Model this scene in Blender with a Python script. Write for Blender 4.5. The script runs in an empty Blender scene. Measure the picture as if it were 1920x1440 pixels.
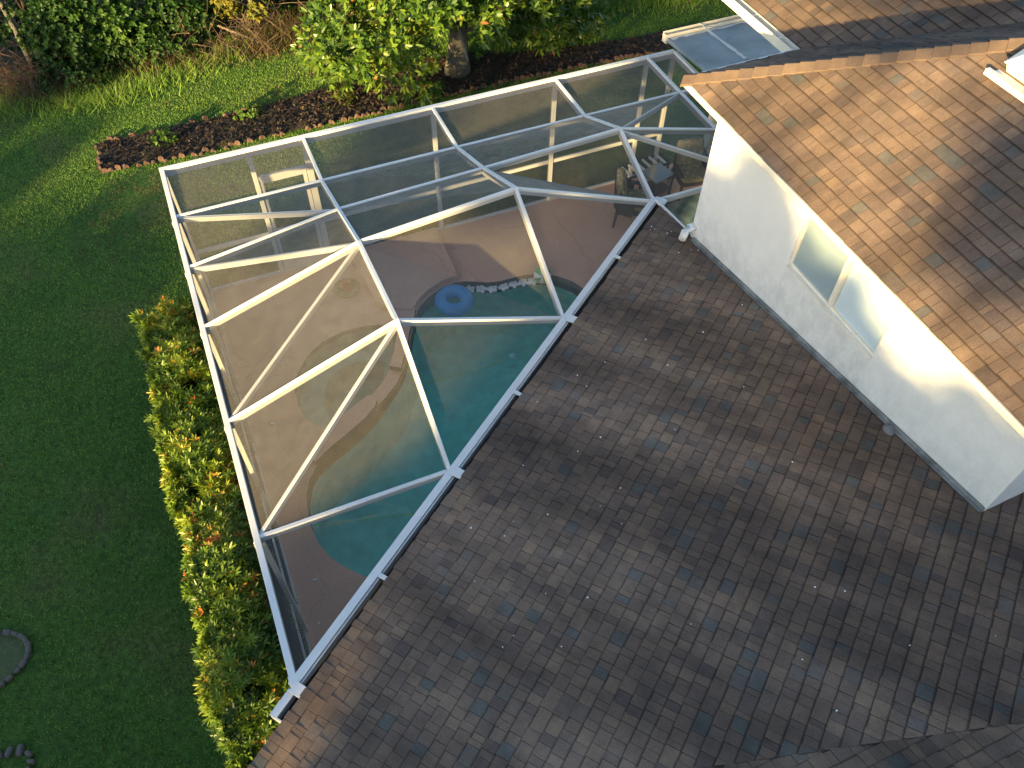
import bpy, math, random
import numpy as np
from mathutils import Vector, Matrix
from mathutils.geometry import delaunay_2d_cdt

scene = bpy.context.scene
C = scene.collection
R = math.radians
random.seed(7)
rng = np.random.default_rng(11)

# ------------------------------------------------------------------ camera
cam_d = bpy.data.cameras.new("camera")
cam_d.sensor_fit = 'HORIZONTAL'
cam_d.sensor_width = 36.0
cam_d.lens = 28.837
cam_d.clip_start = 0.1
cam_d.clip_end = 3000
cam = bpy.data.objects.new("camera", cam_d)
C.objects.link(cam)
rx = Vector((0.920645, -0.39026, 0.01045))
dn = Vector((-0.302258, -0.729473, -0.613604))
fw = Vector((0.247088, 0.561753, -0.789545))
mw = Matrix.Identity(4)
for i in range(3):
    mw[i][0] = rx[i]; mw[i][1] = -dn[i]; mw[i][2] = -fw[i]
mw.translation = Vector((0, 0, 10.154))
cam.matrix_world = mw
scene.camera = cam

# ------------------------------------------------------------------ light
AZ = R(38.0)          # travel direction of the light, from +X towards +Y
EL = R(10.0)
to_sun = Vector((-math.cos(AZ) * math.cos(EL), -math.sin(AZ) * math.cos(EL), math.sin(EL)))
world = bpy.data.worlds.new("World")
scene.world = world
world.use_nodes = True
wn = world.node_tree
bg = wn.nodes["Background"]
sky = wn.nodes.new("ShaderNodeTexSky")
sky.sky_type = 'NISHITA'
sky.sun_disc = False
sky.sun_elevation = EL
sky.sun_rotation = math.atan2(to_sun.x, to_sun.y)
wn.links.new(sky.outputs[0], bg.inputs[0])
bg.inputs[1].default_value = 0.105
sky.ozone_density = 1.5
sun_d = bpy.data.lights.new("sun", 'SUN')
sun_d.energy = 5.0
sun_d.angle = R(1.3)
sun_d.color = (1.0, 0.725, 0.30)
sun = bpy.data.objects.new("sun", sun_d)
C.objects.link(sun)
sun.rotation_euler = to_sun.to_track_quat('Z', 'Y').to_euler()
sun.location = (-20, -15, 20)
scene.view_settings.view_transform = 'Standard'
scene.view_settings.look = 'None'
scene.view_settings.gamma = 1.0
scene.view_settings.exposure = 2.1
scene.cycles.max_bounces = 8
scene.cycles.transparent_max_bounces = 16

# ------------------------------------------------------------------ materials
def new_mat(name):
    m = bpy.data.materials.new(name)
    m.use_nodes = True
    nt = m.node_tree
    b = nt.nodes["Principled BSDF"]
    return m, nt, b

def N(nt, kind, **kw):
    n = nt.nodes.new(kind)
    for k, v in kw.items():
        if k.startswith('i_'):
            n.inputs[k[2:].replace('_', ' ')].default_value = v
        else:
            setattr(n, k, v)
    return n

def ramp(nt, stops):
    r = nt.nodes.new("ShaderNodeValToRGB")
    el = r.color_ramp.elements
    while len(el) < len(stops): el.new(0.5)
    for e, (p, c) in zip(el, stops):
        e.position = p; e.color = (*c, 1)
    return r

def mixc(nt, kind, fac, a, b):
    m = nt.nodes.new("ShaderNodeMix"); m.data_type = 'RGBA'; m.blend_type = kind
    for sock, v in ((m.inputs[0], fac), (m.inputs[6], a), (m.inputs[7], b)):
        if isinstance(v, (int, float)): sock.default_value = v
        elif isinstance(v, tuple): sock.default_value = (*v, 1)
        else: nt.links.new(v, sock)
    return m.outputs[2]

def noise(nt, scale, detail=4, rough=0.55, coord=None, stretch=None):
    n = nt.nodes.new("ShaderNodeTexNoise")
    n.inputs['Scale'].default_value = scale
    n.inputs['Detail'].default_value = detail
    n.inputs['Roughness'].default_value = rough
    tc = nt.nodes.new("ShaderNodeTexCoord")
    src = tc.outputs['Object'] if coord is None else coord
    if stretch:
        mp = nt.nodes.new("ShaderNodeMapping")
        mp.inputs['Scale'].default_value = stretch
        nt.links.new(src, mp.inputs[0]); src = mp.outputs[0]
    nt.links.new(src, n.inputs['Vector'])
    return n

def bump(nt, b, height, strength, dist=0.01):
    bp = nt.nodes.new("ShaderNodeBump")
    bp.inputs['Strength'].default_value = strength
    bp.inputs['Distance'].default_value = dist
    nt.links.new(height, bp.inputs['Height'])
    nt.links.new(bp.outputs[0], b.inputs['Normal'])

def plain(name, col, rough=0.6, var=0.12, scale=6, bmp=0.0, spec=0.3, metal=0.0):
    m, nt, b = new_mat(name)
    n = noise(nt, scale, 6)
    lo = tuple(c * (1 - var) for c in col); hi = tuple(min(1, c * (1 + var)) for c in col)
    r = ramp(nt, [(0.3, lo), (0.7, hi)])
    nt.links.new(n.outputs[0], r.inputs[0])
    nt.links.new(r.outputs[0], b.inputs['Base Color'])
    b.inputs['Roughness'].default_value = rough
    b.inputs['Specular IOR Level'].default_value = spec
    b.inputs['Metallic'].default_value = metal
    if bmp:
        n2 = noise(nt, 90, 4)
        bump(nt, b, n2.outputs[0], bmp, 0.01)
    return m

def leaf_mat(name, stops, rough=0.45, spec=0.35, trans=0.35, gloss=None):
    """tone attribute per leaf -> colour; thin leaf lets some light through."""
    m, nt, b = new_mat(name)
    at = N(nt, "ShaderNodeAttribute", attribute_name="tone")
    r = ramp(nt, stops)
    nt.links.new(at.outputs['Fac'], r.inputs[0])
    nt.links.new(r.outputs[0], b.inputs['Base Color'])
    b.inputs['Roughness'].default_value = rough
    b.inputs['Specular IOR Level'].default_value = spec
    tr = nt.nodes.new("ShaderNodeBsdfTranslucent")
    nt.links.new(r.outputs[0], tr.inputs[0])
    mx = nt.nodes.new("ShaderNodeMixShader")
    mx.inputs[0].default_value = trans
    nt.links.new(b.outputs[0], mx.inputs[1]); nt.links.new(tr.outputs[0], mx.inputs[2])
    nt.links.new(mx.outputs[0], nt.nodes["Material Output"].inputs[0])
    return m

def shingle_mat(name):
    m, nt, b = new_mat(name)
    at = N(nt, "ShaderNodeAttribute", attribute_name="tone")
    r = ramp(nt, [(0.0, (0.146, 0.109, 0.092)), (0.14, (0.172, 0.128, 0.105)), (0.30, (0.202, 0.144, 0.112)),
                  (0.46, (0.224, 0.158, 0.118)), (0.60, (0.262, 0.182, 0.128)), (0.72, (0.209, 0.160, 0.132)),
                  (0.82, (0.142, 0.134, 0.121)), (0.91, (0.160, 0.150, 0.134)), (1.0, (0.277, 0.189, 0.128))])
    nt.links.new(at.outputs['Fac'], r.inputs[0])
    # mineral granules
    g = noise(nt, 150, 3, 0.7)
    gr = ramp(nt, [(0.25, (0.55, 0.55, 0.55)), (0.75, (1.45, 1.42, 1.38))])
    nt.links.new(g.outputs[0], gr.inputs[0])
    c1 = mixc(nt, 'MULTIPLY', 1.0, r.outputs[0], gr.outputs[0])
    # weathering: broad algae stains
    uv2 = N(nt, "ShaderNodeUVMap", uv_map="plan")
    s = noise(nt, 1.0, 5, 0.55, coord=uv2.outputs[0], stretch=(0.9, 0.17, 1.0))
    sr = ramp(nt, [(0.34, (0.26, 0.27, 0.29)), (0.46, (0.55, 0.545, 0.55)), (0.62, (1.05, 1.04, 1.02))])
    nt.links.new(s.outputs[0], sr.inputs[0])
    c2 = mixc(nt, 'MULTIPLY', 0.85, c1, sr.outputs[0])
    s2 = noise(nt, 3.2, 5, 0.65)
    sr2 = ramp(nt, [(0.38, (0.72, 0.72, 0.74)), (0.62, (1.08, 1.06, 1.04))])
    nt.links.new(s2.outputs[0], sr2.inputs[0])
    c2 = mixc(nt, 'MULTIPLY', 0.8, c2, sr2.outputs[0])
    # dark band at every course head: printed granules plus butt shade painted in
    uv = N(nt, "ShaderNodeUVMap", uv_map="uv")
    sx = nt.nodes.new("ShaderNodeSeparateXYZ")
    nt.links.new(uv.outputs[0], sx.inputs[0])
    br = ramp(nt, [(0.86, (1, 1, 1)), (0.96, (0.50, 0.49, 0.50))])
    nt.links.new(sx.outputs[1], br.inputs[0])
    c3 = mixc(nt, 'MULTIPLY', 1.0, c2, br.outputs[0])
    nt.links.new(c3, b.inputs['Base Color'])
    b.inputs['Roughness'].default_value = 0.92
    b.inputs['Specular IOR Level'].default_value = 0.25
    bump(nt, b, g.outputs[0], 0.6, 0.006)
    return m

def screen_mat(name, w=0.24, col=(0.20, 0.19, 0.17)):
    """woven insect mesh: open area falls as the weave is seen (or lit) edge-on."""
    m, nt, b = new_mat(name)
    nt.nodes.remove(b)
    geo = nt.nodes.new("ShaderNodeNewGeometry")
    dot = N(nt, "ShaderNodeVectorMath", operation='DOT_PRODUCT')
    nt.links.new(geo.outputs['Incoming'], dot.inputs[0]); nt.links.new(geo.outputs['Normal'], dot.inputs[1])
    ab = N(nt, "ShaderNodeMath", operation='ABSOLUTE'); nt.links.new(dot.outputs['Value'], ab.inputs[0])
    mxm = N(nt, "ShaderNodeMath", operation='MAXIMUM'); nt.links.new(ab.outputs[0], mxm.inputs[0]); mxm.inputs[1].default_value = 0.06
    inv = N(nt, "ShaderNodeMath", operation='DIVIDE'); inv.inputs[0].default_value = 1.0; nt.links.new(mxm.outputs[0], inv.inputs[1])
    pw = N(nt, "ShaderNodeMath", operation='MULTIPLY_ADD', use_clamp=True); pw.inputs[1].default_value = -w; pw.inputs[2].default_value = 1.0; nt.links.new(inv.outputs[0], pw.inputs[0])
    wv = noise(nt, 7, 4)
    wr = ramp(nt, [(0.3, tuple(c * 0.85 for c in col)), (0.7, tuple(c * 1.15 for c in col))])
    nt.links.new(wv.outputs[0], wr.inputs[0])
    df = nt.nodes.new("ShaderNodeBsdfDiffuse"); nt.links.new(wr.outputs[0], df.inputs[0])
    tp = nt.nodes.new("ShaderNodeBsdfTransparent")
    mx = nt.nodes.new("ShaderNodeMixShader")
    nt.links.new(pw.outputs[0], mx.inputs[0]); nt.links.new(df.outputs[0], mx.inputs[1]); nt.links.new(tp.outputs[0], mx.inputs[2])
    nt.links.new(mx.outputs[0], nt.nodes["Material Output"].inputs[0])
    return m

def water_mat(name, tint):
    m, nt, b = new_mat(name)
    nt.nodes.remove(b)
    tp = nt.nodes.new("ShaderNodeBsdfTransparent"); tp.inputs[0].default_value = (*tint, 1)
    gl = nt.nodes.new("ShaderNodeBsdfGlossy"); gl.inputs['Roughness'].default_value = 0.03
    fr = nt.nodes.new("ShaderNodeFresnel"); fr.inputs[0].default_value = 1.33
    n = noise(nt, 2.2, 3)
    bp = nt.nodes.new("ShaderNodeBump"); bp.inputs['Strength'].default_value = 0.08; bp.inputs['Distance'].default_value = 0.03
    nt.links.new(n.outputs[0], bp.inputs['Height'])
    nt.links.new(bp.outputs[0], gl.inputs['Normal']); nt.links.new(bp.outputs[0], fr.inputs['Normal'])
    mx = nt.nodes.new("ShaderNodeMixShader")
    nt.links.new(fr.outputs[0], mx.inputs[0]); nt.links.new(tp.outputs[0], mx.inputs[1]); nt.links.new(gl.outputs[0], mx.inputs[2])
    nt.links.new(mx.outputs[0], nt.nodes["Material Output"].inputs[0])
    return m

def lawn_mat(name):
    m, nt, b = new_mat(name)
    n1 = noise(nt, 0.5, 6, 0.6)
    n2 = noise(nt, 14, 5, 0.7)
    r1 = ramp(nt, [(0.30, (0.040, 0.088, 0.020)), (0.50, (0.052, 0.110, 0.024)), (0.62, (0.076, 0.105, 0.032)), (0.72, (0.095, 0.080, 0.046))])
    nt.links.new(n1.outputs[0], r1.inputs[0])
    r2 = ramp(nt, [(0.3, (0.45, 0.45, 0.45)), (0.7, (1.5, 1.5, 1.5))])
    nt.links.new(n2.outputs[0], r2.inputs[0])
    c = mixc(nt, 'MULTIPLY', 1.0, r1.outputs[0], r2.outputs[0])
    nt.links.new(c, b.inputs['Base Color'])
    b.inputs['Roughness'].default_value = 0.95
    b.inputs['Specular IOR Level'].default_value = 0.1
    bump(nt, b, n2.outputs[0], 0.8, 0.04)
    return m

def deck_mat(name):
    m, nt, b = new_mat(name)
    n1 = noise(nt, 0.9, 6, 0.6); n2 = noise(nt, 35, 5, 0.7)
    r1 = ramp(nt, [(0.3, (0.64, 0.35, 0.235)), (0.7, (0.74, 0.425, 0.29))])
    nt.links.new(n1.outputs[0], r1.inputs[0])
    r2 = ramp(nt, [(0.3, (0.86, 0.86, 0.86)), (0.7, (1.1, 1.1, 1.1))])
    nt.links.new(n2.outputs[0], r2.inputs[0])
    c = mixc(nt, 'MULTIPLY', 1.0, r1.outputs[0], r2.outputs[0])
    # hairline cracks
    v = nt.nodes.new("ShaderNodeTexVoronoi"); v.feature = 'DISTANCE_TO_EDGE'; v.inputs['Scale'].default_value = 0.33
    nw = noise(nt, 1.6, 4)
    tc = nt.nodes.new("ShaderNodeTexCoord")
    vm = N(nt, "ShaderNodeVectorMath", operation='MULTIPLY_ADD')
    nt.links.new(nw.outputs['Color'], vm.inputs[0]); vm.inputs[1].default_value = (0.5, 0.5, 0); nt.links.new(tc.outputs['Object'], vm.inputs[2])
    nt.links.new(vm.outputs[0], v.inputs['Vector'])
    cr = ramp(nt, [(0.0, (0.45, 0.4, 0.38)), (0.0006, (1, 1, 1))])
    nt.links.new(v.outputs[0], cr.inputs[0])
    c = mixc(nt, 'MULTIPLY', 0.28, c, cr.outputs[0])
    nt.links.new(c, b.inputs['Base Color'])
    b.inputs['Roughness'].default_value = 0.85
    bump(nt, b, n2.outputs[0], 0.4, 0.006)
    return m

def stucco_mat(name, col=(0.79, 0.785, 0.755)):
    m, nt, b = new_mat(name)
    n1 = noise(nt, 60, 5, 0.7)
    n2 = noise(nt, 3.4, 8, 0.72, stretch=(1, 1.5, 1.0))
    r = ramp(nt, [(0.40, (0.25, 0.26, 0.23)), (0.53, (0.54, 0.53, 0.48)), (0.66, col)])
    nt.links.new(n2.outputs[0], r.inputs[0])
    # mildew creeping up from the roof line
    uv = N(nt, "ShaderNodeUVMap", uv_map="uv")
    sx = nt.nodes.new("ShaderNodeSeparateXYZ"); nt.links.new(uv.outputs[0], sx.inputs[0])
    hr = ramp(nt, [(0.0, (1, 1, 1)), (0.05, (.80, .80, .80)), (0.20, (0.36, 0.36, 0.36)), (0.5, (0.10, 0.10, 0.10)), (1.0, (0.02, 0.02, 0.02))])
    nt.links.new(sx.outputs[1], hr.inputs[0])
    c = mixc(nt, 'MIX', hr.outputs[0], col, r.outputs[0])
    nt.links.new(c, b.inputs['Base Color'])
    b.inputs['Roughness'].default_value = 0.9
    b.inputs['Specular IOR Level'].default_value = 0.15
    bump(nt, b, n1.outputs[0], 0.5, 0.01)
    return m

def litter_mat(name, a, b_, scale=22):
    m, nt, b = new_mat(name)
    n = noise(nt, scale, 6, 0.75)
    r = ramp(nt, [(0.3, a), (0.7, b_)])
    nt.links.new(n.outputs[0], r.inputs[0]); nt.links.new(r.outputs[0], b.inputs['Base Color'])
    b.inputs['Roughness'].default_value = 0.95
    bump(nt, b, n.outputs[0], 1.0, 0.05)
    return m

def glass_mat(name, col, rough):
    m, nt, b = new_mat(name)
    n = noise(nt, 1.1, 3)
    r = ramp(nt, [(0.3, tuple(c * 0.85 for c in col)), (0.7, col)])
    nt.links.new(n.outputs[0], r.inputs[0]); nt.links.new(r.outputs[0], b.inputs['Base Color'])
    b.inputs['Roughness'].default_value = rough
    b.inputs['Specular IOR Level'].default_value = 0.6
    b.inputs['Coat Weight'].default_value = 0.08
    b.inputs['Coat Roughness'].default_value = 0.08
    return m

M_shingle = shingle_mat("shingles")
M_under = plain("roof_felt", (0.03, 0.03, 0.032), 0.95)
M_alu = plain("white_aluminium", (0.66, 0.655, 0.64), 0.45, 0.05, 3, spec=0.4)
M_alu_old = plain("weathered_white_aluminium", (0.70, 0.70, 0.68), 0.55, 0.15, 9)
M_cream = plain("cream_fascia_paint", (0.76, 0.70, 0.58), 0.55, 0.08, 5)
M_screen = screen_mat("roof_mesh", 0.195, (0.24, 0.218, 0.185))
M_screen_w = screen_mat("wall_mesh", 0.36, (0.030, 0.034, 0.036))
M_deck = deck_mat("deck_coating")
M_stucco = stucco_mat("white_stucco")
M_lawn = lawn_mat("lawn_soil")
M_water = water_mat("water", (0.27, 0.94, 0.90))
M_spaw = water_mat("spa_water", (0.52, 0.90, 0.86))
M_plaster = plain("pool_plaster", (0.74, 0.80, 0.70), 0.8, 0.16, 5)
M_spaplaster = plain("spa_plaster", (0.50, 0.54, 0.46), 0.8, 0.15, 5)
M_tile = litter_mat("waterline_tile", (0.05, 0.06, 0.07), (0.22, 0.22, 0.20), 40)
M_patch = plain("crack_patch", (0.95, 0.80, 0.45), 0.9, 0.2, 12)
M_mulch = litter_mat("mulch_soil", (0.014, 0.010, 0.008), (0.070, 0.048, 0.036), 26)
M_forest = litter_mat("leaf_litter", (0.010, 0.008, 0.005), (0.055, 0.038, 0.022), 10)
M_bark = litter_mat("bark", (0.10, 0.09, 0.075), (0.26, 0.24, 0.20), 14)
M_twig = plain("dry_twig", (0.13, 0.092, 0.062), 0.9, 0.35, 9)
M_metal = plain("galvanised_panel", (0.20, 0.245, 0.285), 0.5, 0.30, 2.2, spec=0.4)
M_seal = plain("white_sealant", (0.72, 0.73, 0.74), 0.7, 0.1, 8)
M_dark = plain("dark_trough", (0.022, 0.022, 0.024), 0.9, 0.3, 10)  # near black: shade of the gutter trough in its colour; also drain and handle
M_pane_l = glass_mat("window_glass", (0.30, 0.385, 0.425), 0.32)
M_pane_r = glass_mat("frosted_window_glass", (0.60, 0.72, 0.78), 0.45)
M_sky = glass_mat("skylight_dome", (0.66, 0.72, 0.74), 0.3)
M_brick = plain("terracotta_edging", (0.115, 0.070, 0.054), 0.95, 0.45, 14, 0.3)
M_stone = plain("grey_stone", (0.12, 0.108, 0.10), 0.9, 0.3, 9, 0.3)
M_blue = plain("blue_vinyl", (0.0, 0.27, 0.60), 0.28, 0.08, 4, spec=0.5)
M_white = plain("white_plastic", (0.80, 0.80, 0.78), 0.4, 0.05)
M_green = plain("green_vinyl", (0.10, 0.45, 0.13), 0.3, 0.1, spec=0.5)
M_wicker = litter_mat("dark_wicker", (0.012, 0.009, 0.008), (0.05, 0.035, 0.028), 60)
M_cush = None

M_grass = leaf_mat("grass_blades", [(0.0, (0.14, 0.25, 0.044)), (0.45, (0.195, 0.33, 0.055)), (0.75, (0.245, 0.35, 0.070)),
                                    (0.92, (0.115, 0.125, 0.045)), (1.0, (0.22, 0.17, 0.085))], 0.6, 0.2, 0.25)
M_magn = leaf_mat("magnolia_leaf", [(0.0, (0.030, 0.072, 0.012)), (0.5, (0.080, 0.150, 0.018)), (0.90, (0.190, 0.250, 0.028)),
                                    (0.965, (0.20, 0.23, 0.03)), (0.985, (0.22, 0.10, 0.035)), (1.0, (0.24, 0.11, 0.04))], 0.34, 0.42, 0.30)
M_hedge = leaf_mat("hedge_leaf", [(0.0, (0.014, 0.034, 0.010)), (0.30, (0.050, 0.100, 0.014)), (0.65, (0.155, 0.245, 0.022)),
                                  (0.88, (0.290, 0.320, 0.030)), (0.92, (0.50, 0.26, 0.040)), (1.0, (0.55, 0.16, 0.040))], 0.4, 0.35, 0.35)
M_shrub = leaf_mat("shrub_leaf", [(0.0, (0.012, 0.036, 0.008)), (0.6, (0.040, 0.098, 0.013)), (1.0, (0.095, 0.170, 0.024))], 0.5, 0.3, 0.35)
M_yshrub = leaf_mat("yellow_shrub_leaf", [(0.0, (0.04, 0.07, 0.012)), (0.6, (0.13, 0.14, 0.02)), (1.0, (0.24, 0.19, 0.03))], 0.5, 0.3, 0.35)
M_straw = leaf_mat("dry_straw", [(0.0, (0.04, 0.028, 0.016)), (0.6, (0.09, 0.062, 0.034)), (1.0, (0.17, 0.125, 0.07))], 0.8, 0.15, 0.15)
M_chip = leaf_mat("mulch_chips", [(0.0, (0.014, 0.010, 0.012)), (0.5, (0.046, 0.035, 0.030)), (0.8, (0.11, 0.072, 0.052)),
                                  (0.93, (0.22, 0.11, 0.06)), (1.0, (0.34, 0.17, 0.085))], 0.8, 0.2, 0.05)
M_shadeleaf = leaf_mat("shade_tree_leaf", [(0.0, (0.02, 0.04, 0.012)), (1.0, (0.06, 0.10, 0.025))], 0.5, 0.3, 0.1)

# ------------------------------------------------------------------ mesh helpers
class MB:
    """collects shapes that become ONE mesh object"""
    def __init__(s): s.v = []; s.f = []; s.mi = []
    def add(s, verts, faces, mi=0):
        o = len(s.v); s.v += [tuple(v) for v in verts]
        for f in faces: s.f.append([i + o for i in f]); s.mi.append(mi)
        return s
    def box(s, c, size, rot=None, mi=0):
        hx, hy, hz = size[0] / 2, size[1] / 2, size[2] / 2
        vs = [Vector((x, y, z)) for x in (-hx, hx) for y in (-hy, hy) for z in (-hz, hz)]
        if rot is not None: vs = [rot @ v for v in vs]
        vs = [v + Vector(c) for v in vs]
        return s.add(vs, [(0, 1, 3, 2), (4, 6, 7, 5), (0, 4, 5, 1), (2, 3, 7, 6), (0, 2, 6, 4), (1, 5, 7, 3)], mi)
    def ext(s, x0, x1, y0, y1, z0, z1, mi=0):
        return s.box(((x0 + x1) / 2, (y0 + y1) / 2, (z0 + z1) / 2), (x1 - x0, y1 - y0, z1 - z0), None, mi)
    def bar(s, a, b, w, d, drop=0.0, up=Vector((0, 0, 1)), mi=0):
        """rectangular bar from a to b, w across, d along the vertical; top edge at the line minus drop"""
        a, b = Vector(a), Vector(b); x = (b - a); L = x.length; x.normalize()
        y = up.cross(x)
        if y.length < 1e-4: y = Vector((0, 1, 0)).cross(x)
        y.normalize(); z = x.cross(y)
        rot = Matrix((x, y, z)).transposed()
        return s.box((a + b) / 2 - z * (d / 2 + drop), (L, w, d), rot, mi)
    def tube(s, pts, radii, n=8, cap=True, mi=0):
        pts = [Vector(p) for p in pts]
        if not isinstance(radii, (list, tuple)): radii = [radii] * len(pts)
        rings = []; o = len(s.v)
        for i, p in enumerate(pts):
            t = (pts[min(i + 1, len(pts) - 1)] - pts[max(i - 1, 0)]).normalized()
            ref = Vector((0, 0, 1)) if abs(t.z) < 0.9 else Vector((1, 0, 0))
            u = t.cross(ref).normalized(); w = t.cross(u)
            for k in range(n):
                an = 2 * math.pi * k / n
                s.v.append(tuple(p + (u * math.cos(an) + w * math.sin(an)) * radii[i]))
        for i in range(len(pts) - 1):
            for k in range(n):
                s.f.append([o + i * n + k, o + i * n + (k + 1) % n, o + (i + 1) * n + (k + 1) % n, o + (i + 1) * n + k]); s.mi.append(mi)
        if cap:
            s.f.append([o + k for k in range(n)][::-1]); s.mi.append(mi)
            s.f.append([o + (len(pts) - 1) * n + k for k in range(n)]); s.mi.append(mi)
        return s
    def lathe(s, prof, n=32, loc=(0, 0, 0), mi=0):
        o = len(s.v)
        for r, z in prof:
            for k in range(n):
                an = 2 * math.pi * k / n
                s.v.append((loc[0] + r * math.cos(an), loc[1] + r * math.sin(an), loc[2] + z))
        for i in range(len(prof) - 1):
            for k in range(n):
                s.f.append([o + i * n + k, o + i * n + (k + 1) % n, o + (i + 1) * n + (k + 1) % n, o + (i + 1) * n + k]); s.mi.append(mi)
        return s
    def build(s, name, mats, parent=None, smooth=False, bevel=0.0):
        me = bpy.data.meshes.new(name)
        me.from_pydata(s.v, [], s.f)
        if not isinstance(mats, (list, tuple)): mats = [mats]
        for m in mats: me.materials.append(m)
        me.polygons.foreach_set('material_index', s.mi)
        if smooth: me.polygons.foreach_set('use_smooth', [True] * len(me.polygons))
        me.update()
        o = bpy.data.objects.new(name, me); C.objects.link(o)
        if parent: o.parent = parent
        if bevel:
            bv = o.modifiers.new("bevel", 'BEVEL'); bv.width = bevel; bv.segments = 2; bv.limit_method = 'ANGLE'
        return o

def tag(o, label, cat, group=None):
    o['label'] = label; o['category'] = cat
    if group: o['group'] = group
    return o

def struct(o): o['kind'] = 'structure'; return o
def stuff(o, label, cat): o['kind'] = 'stuff'; o['label'] = label; o['category'] = cat; return o

def thing(name, label, cat, loc=(0, 0, 0), rz=0.0, group=None):
    o = bpy.data.objects.new(name, None); C.objects.link(o)
    o.empty_display_size = 0.2
    o.location = loc; o.rotation_euler = (0, 0, rz)
    return tag(o, label, cat, group)

def copy_tree(o, parent=None):
    c = o.copy(); C.objects.link(c)
    if parent: c.parent = parent
    for ch in [x for x in C.objects if x.parent == o]:
        copy_tree(ch, c)
    return c

def np_mesh(name, V, F, mat, tone=None, parent=None, smooth=False):
    """V (n,3), F (m,k) with constant k"""
    me = bpy.data.meshes.new(name)
    n, (mF, k) = len(V), F.shape
    me.vertices.add(n); me.vertices.foreach_set('co', np.ascontiguousarray(V, dtype=np.float32).ravel())
    me.loops.add(mF * k); me.loops.foreach_set('vertex_index', np.ascontiguousarray(F, dtype=np.int32).ravel())
    me.polygons.add(mF)
    me.polygons.foreach_set('loop_start', np.arange(0, mF * k, k, dtype=np.int32))
    me.polygons.foreach_set('loop_total', np.full(mF, k, dtype=np.int32))
    if smooth: me.polygons.foreach_set('use_smooth', np.ones(mF, dtype=bool))
    me.update(calc_edges=True)
    me.materials.append(mat)
    if tone is not None:
        at = me.attributes.new('tone', 'FLOAT', 'FACE'); at.data.foreach_set('value', np.asarray(tone, dtype=np.float32))
    o = bpy.data.objects.new(name, me); C.objects.link(o)
    if parent: o.parent = parent
    return o

def unit(a): return a / np.maximum(np.linalg.norm(a, axis=-1, keepdims=True), 1e-9)

def whorls(centers, axes, per, length, width, spread, tone, rg, droop=0.0, tone_jit=0.1):
    """rosettes of leaves: a rosette at each centre along its axis, 'per' leaves fanning out. Each leaf two tris-quads folded."""
    n = len(centers)
    ref = np.where(np.abs(axes[:, 2:3]) < 0.9, np.array([[0, 0, 1.0]]), np.array([[1.0, 0, 0]]))
    u = unit(np.cross(axes, ref)); w = np.cross(axes, u)
    an = (np.arange(per)[None] * 2 * np.pi / per) + rg.uniform(0, 6.28, (n, 1)) + rg.normal(0, .25, (n, per))
    rad = u[:, None] * np.cos(an)[..., None] + w[:, None] * np.sin(an)[..., None]
    sp = spread * rg.uniform(.6, 1.3, (n, per))[..., None]
    d = unit(axes[:, None] * np.cos(sp) + rad * np.sin(sp))
    side = unit(np.cross(axes[:, None], rad))
    nrm = np.cross(d, side)
    L = length * rg.uniform(.65, 1.2, (n, per))[..., None]; W = width * rg.uniform(.8, 1.2, (n, per))[..., None]
    b = centers[:, None] + d * L * .05
    g = np.array([0, 0, 1.0]) * (droop * L)
    tip = b + d * L - g
    m1 = b + d * L * .32 - g * .12; m2 = b + d * L * .70 - g * .5
    V = np.stack([b, m1 - side * W * .46 + nrm * W * .12, m2 - side * W * .40 + nrm * W * .12, tip, m2 + side * W * .40 + nrm * W * .12, m1 + side * W * .46 + nrm * W * .12], axis=2).reshape(-1, 3)
    F = np.arange(len(V)).reshape(-1, 6)
    T = np.clip(np.repeat(tone, per) + rg.normal(0, tone_jit, n * per), 0, 1)
    return V, F, T

def blob_points(n, ells, rg, shell=0.55, noise_s=1.0, thresh=None):
    """points spread through a union of ellipsoids, denser near their skins, with outward axis"""
    P = []; A = []
    vol = np.array([e[1][0] * e[1][1] * e[1][2] for e in ells]) ** 0.75; vol /= vol.sum()
    for e, k in zip(ells, (vol * n).astype(int)):
        d = unit(rg.normal(size=(k, 3))); r = rg.uniform(shell, 1.0, (k, 1)) ** 0.6
        p = np.array(e[0]) + d * r * np.array(e[1]); P.append(p)
        A.append(unit(d / np.array(e[1]) + rg.normal(0, .35, (k, 3)) + np.array([0, 0, .35])))
    return np.concatenate(P), np.concatenate(A)

# ------------------------------------------------------------------ plan numbers (metres, z = 0 is the pool deck)
ZE = 2.554                                   # eave of screen enclosure
XL, XA, XB, XC, XD, XE = -0.806, 1.292, 3.388, 5.540, 7.273, 7.800
YF, Y1, Y2, Y3, Y4, Y5 = 11.035, 9.918, 8.83, 7.69, 6.145, 4.585
YN = 2.985
ANG = math.atan2(Y3 - YN, XC - XL)
E2 = Vector((math.cos(ANG), math.sin(ANG), 0)); UH = Vector((math.sin(ANG), -math.cos(ANG), 0))
def eave(t): return Vector((XC, Y3, ZE)) - E2 * t        # t metres along the diagonal eave from its far end
GZ = -0.12                                   # ground

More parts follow.
